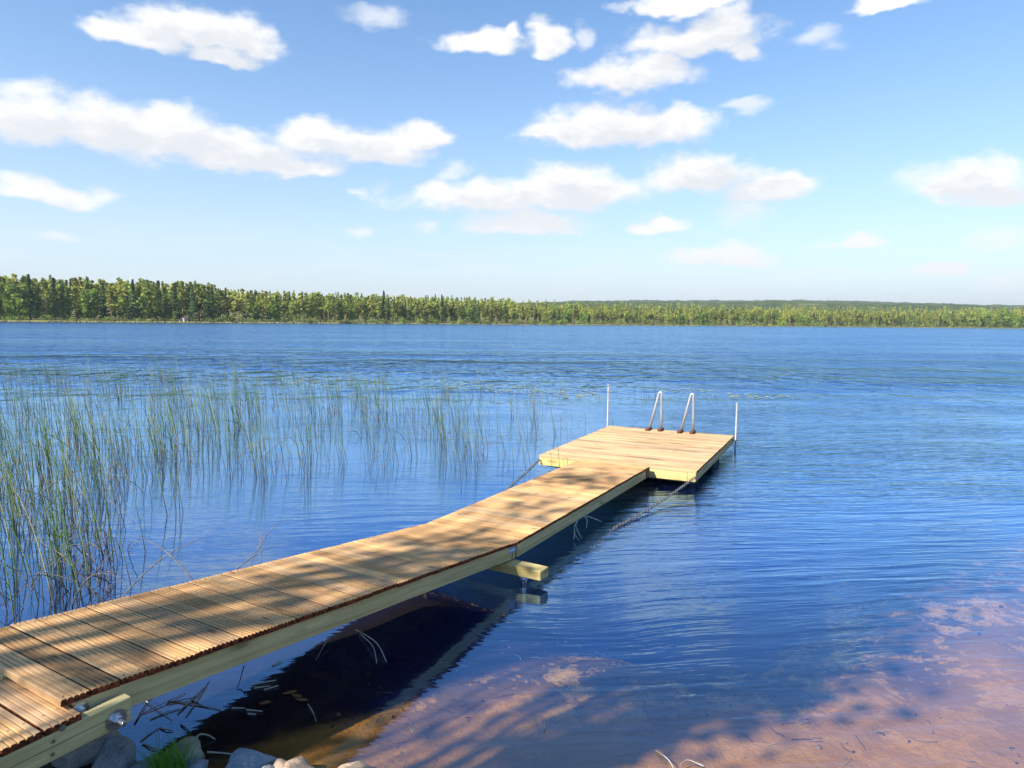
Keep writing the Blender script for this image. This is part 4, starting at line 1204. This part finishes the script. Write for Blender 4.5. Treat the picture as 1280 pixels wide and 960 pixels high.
def up_sun(p, h):
    p = Vector(p); return p + SUN*((h-p.z)/SUN.z)
def deck1(sx, s): # point on section one: sx = distance left of the right edge, s = distance back from the bend
    y = Vector((math.sin(YAW1), math.cos(YAW1), SL1)); x = Vector((math.cos(YAW1), -math.sin(YAW1), 0))
    return P0 - x*sx - y*s
rg = random.Random(12); T1 = []
for i in range(16):
    s = rg.uniform(0.25, 4.6); sx = rg.uniform(-0.1, 0.40 + 0.08*min(s, 2.5))
    if 0.9 < s < 1.15 or 2.1 < s < 2.25: continue
    T1.append(up_sun(deck1(sx, s), rg.uniform(7.0, 10.8)))
for i in range(6):
    T1.append(up_sun(deck1(rg.uniform(.1, .9), -rg.uniform(0.3, 3.6)), rg.uniform(9.5, 11.0)))
bank_tree('birch_tree', (-9.8, -3.6), 11.2, T1, 5, 'tall leafy birch on the bank beside the jetty throwing dappled shade on the walkway')
T2 = []
for i in range(92):
    k = rg.uniform(2.4, 8.5); nn = rg.uniform(-2.60, -2.10)
    if k < 3.6 and i % 2: continue
    if i > 72: k = rg.uniform(4.0, 6.0); nn = rg.uniform(-3.6, -2.5)
    T2.append(up_sun(A_DIR*k + N_DIR*nn + Vector((0, 0, -0.3)), rg.uniform(4.6, 8.6)))
bank_tree('birch_tree', (-7.2, -3.2), 9.0, T2, 6, 'second leafy birch on the bank throwing a band of shade on the sandy lake bed')

# -------------------------------------------------------------- the air
def build_haze():
    m, t, out = new_mat('haze_air')
    v = t.n('ShaderNodeVolumePrincipled', {'Color': (0.78, 0.88, 1.0, 1), 'Density': HAZE, 'Anisotropy': 0.3})
    t.nt.links.new(v.outputs[0], out.inputs['Volume'])
    b = MB(); b.box(-5400, 5400, -80, 3300, -13.5, 135)
    o = b.build('haze', m); tag(o, kind='stuff')
HAZE = 0.00011
build_haze()

# -------------------------------------------------------------- render settings
vs = SC.view_settings
vs.view_transform = 'Standard'; vs.look = 'None'; vs.exposure = 1.06; vs.gamma = 1.0; vs.use_curve_mapping = False
cy = SC.cycles
cy.use_denoising = True
cy.max_bounces = 8; cy.transparent_max_bounces = 12; cy.glossy_bounces = 3; cy.diffuse_bounces = 3; cy.volume_bounces = 0
cy.caustics_reflective = False; cy.caustics_refractive = False
cy.sample_clamp_indirect = 6.0
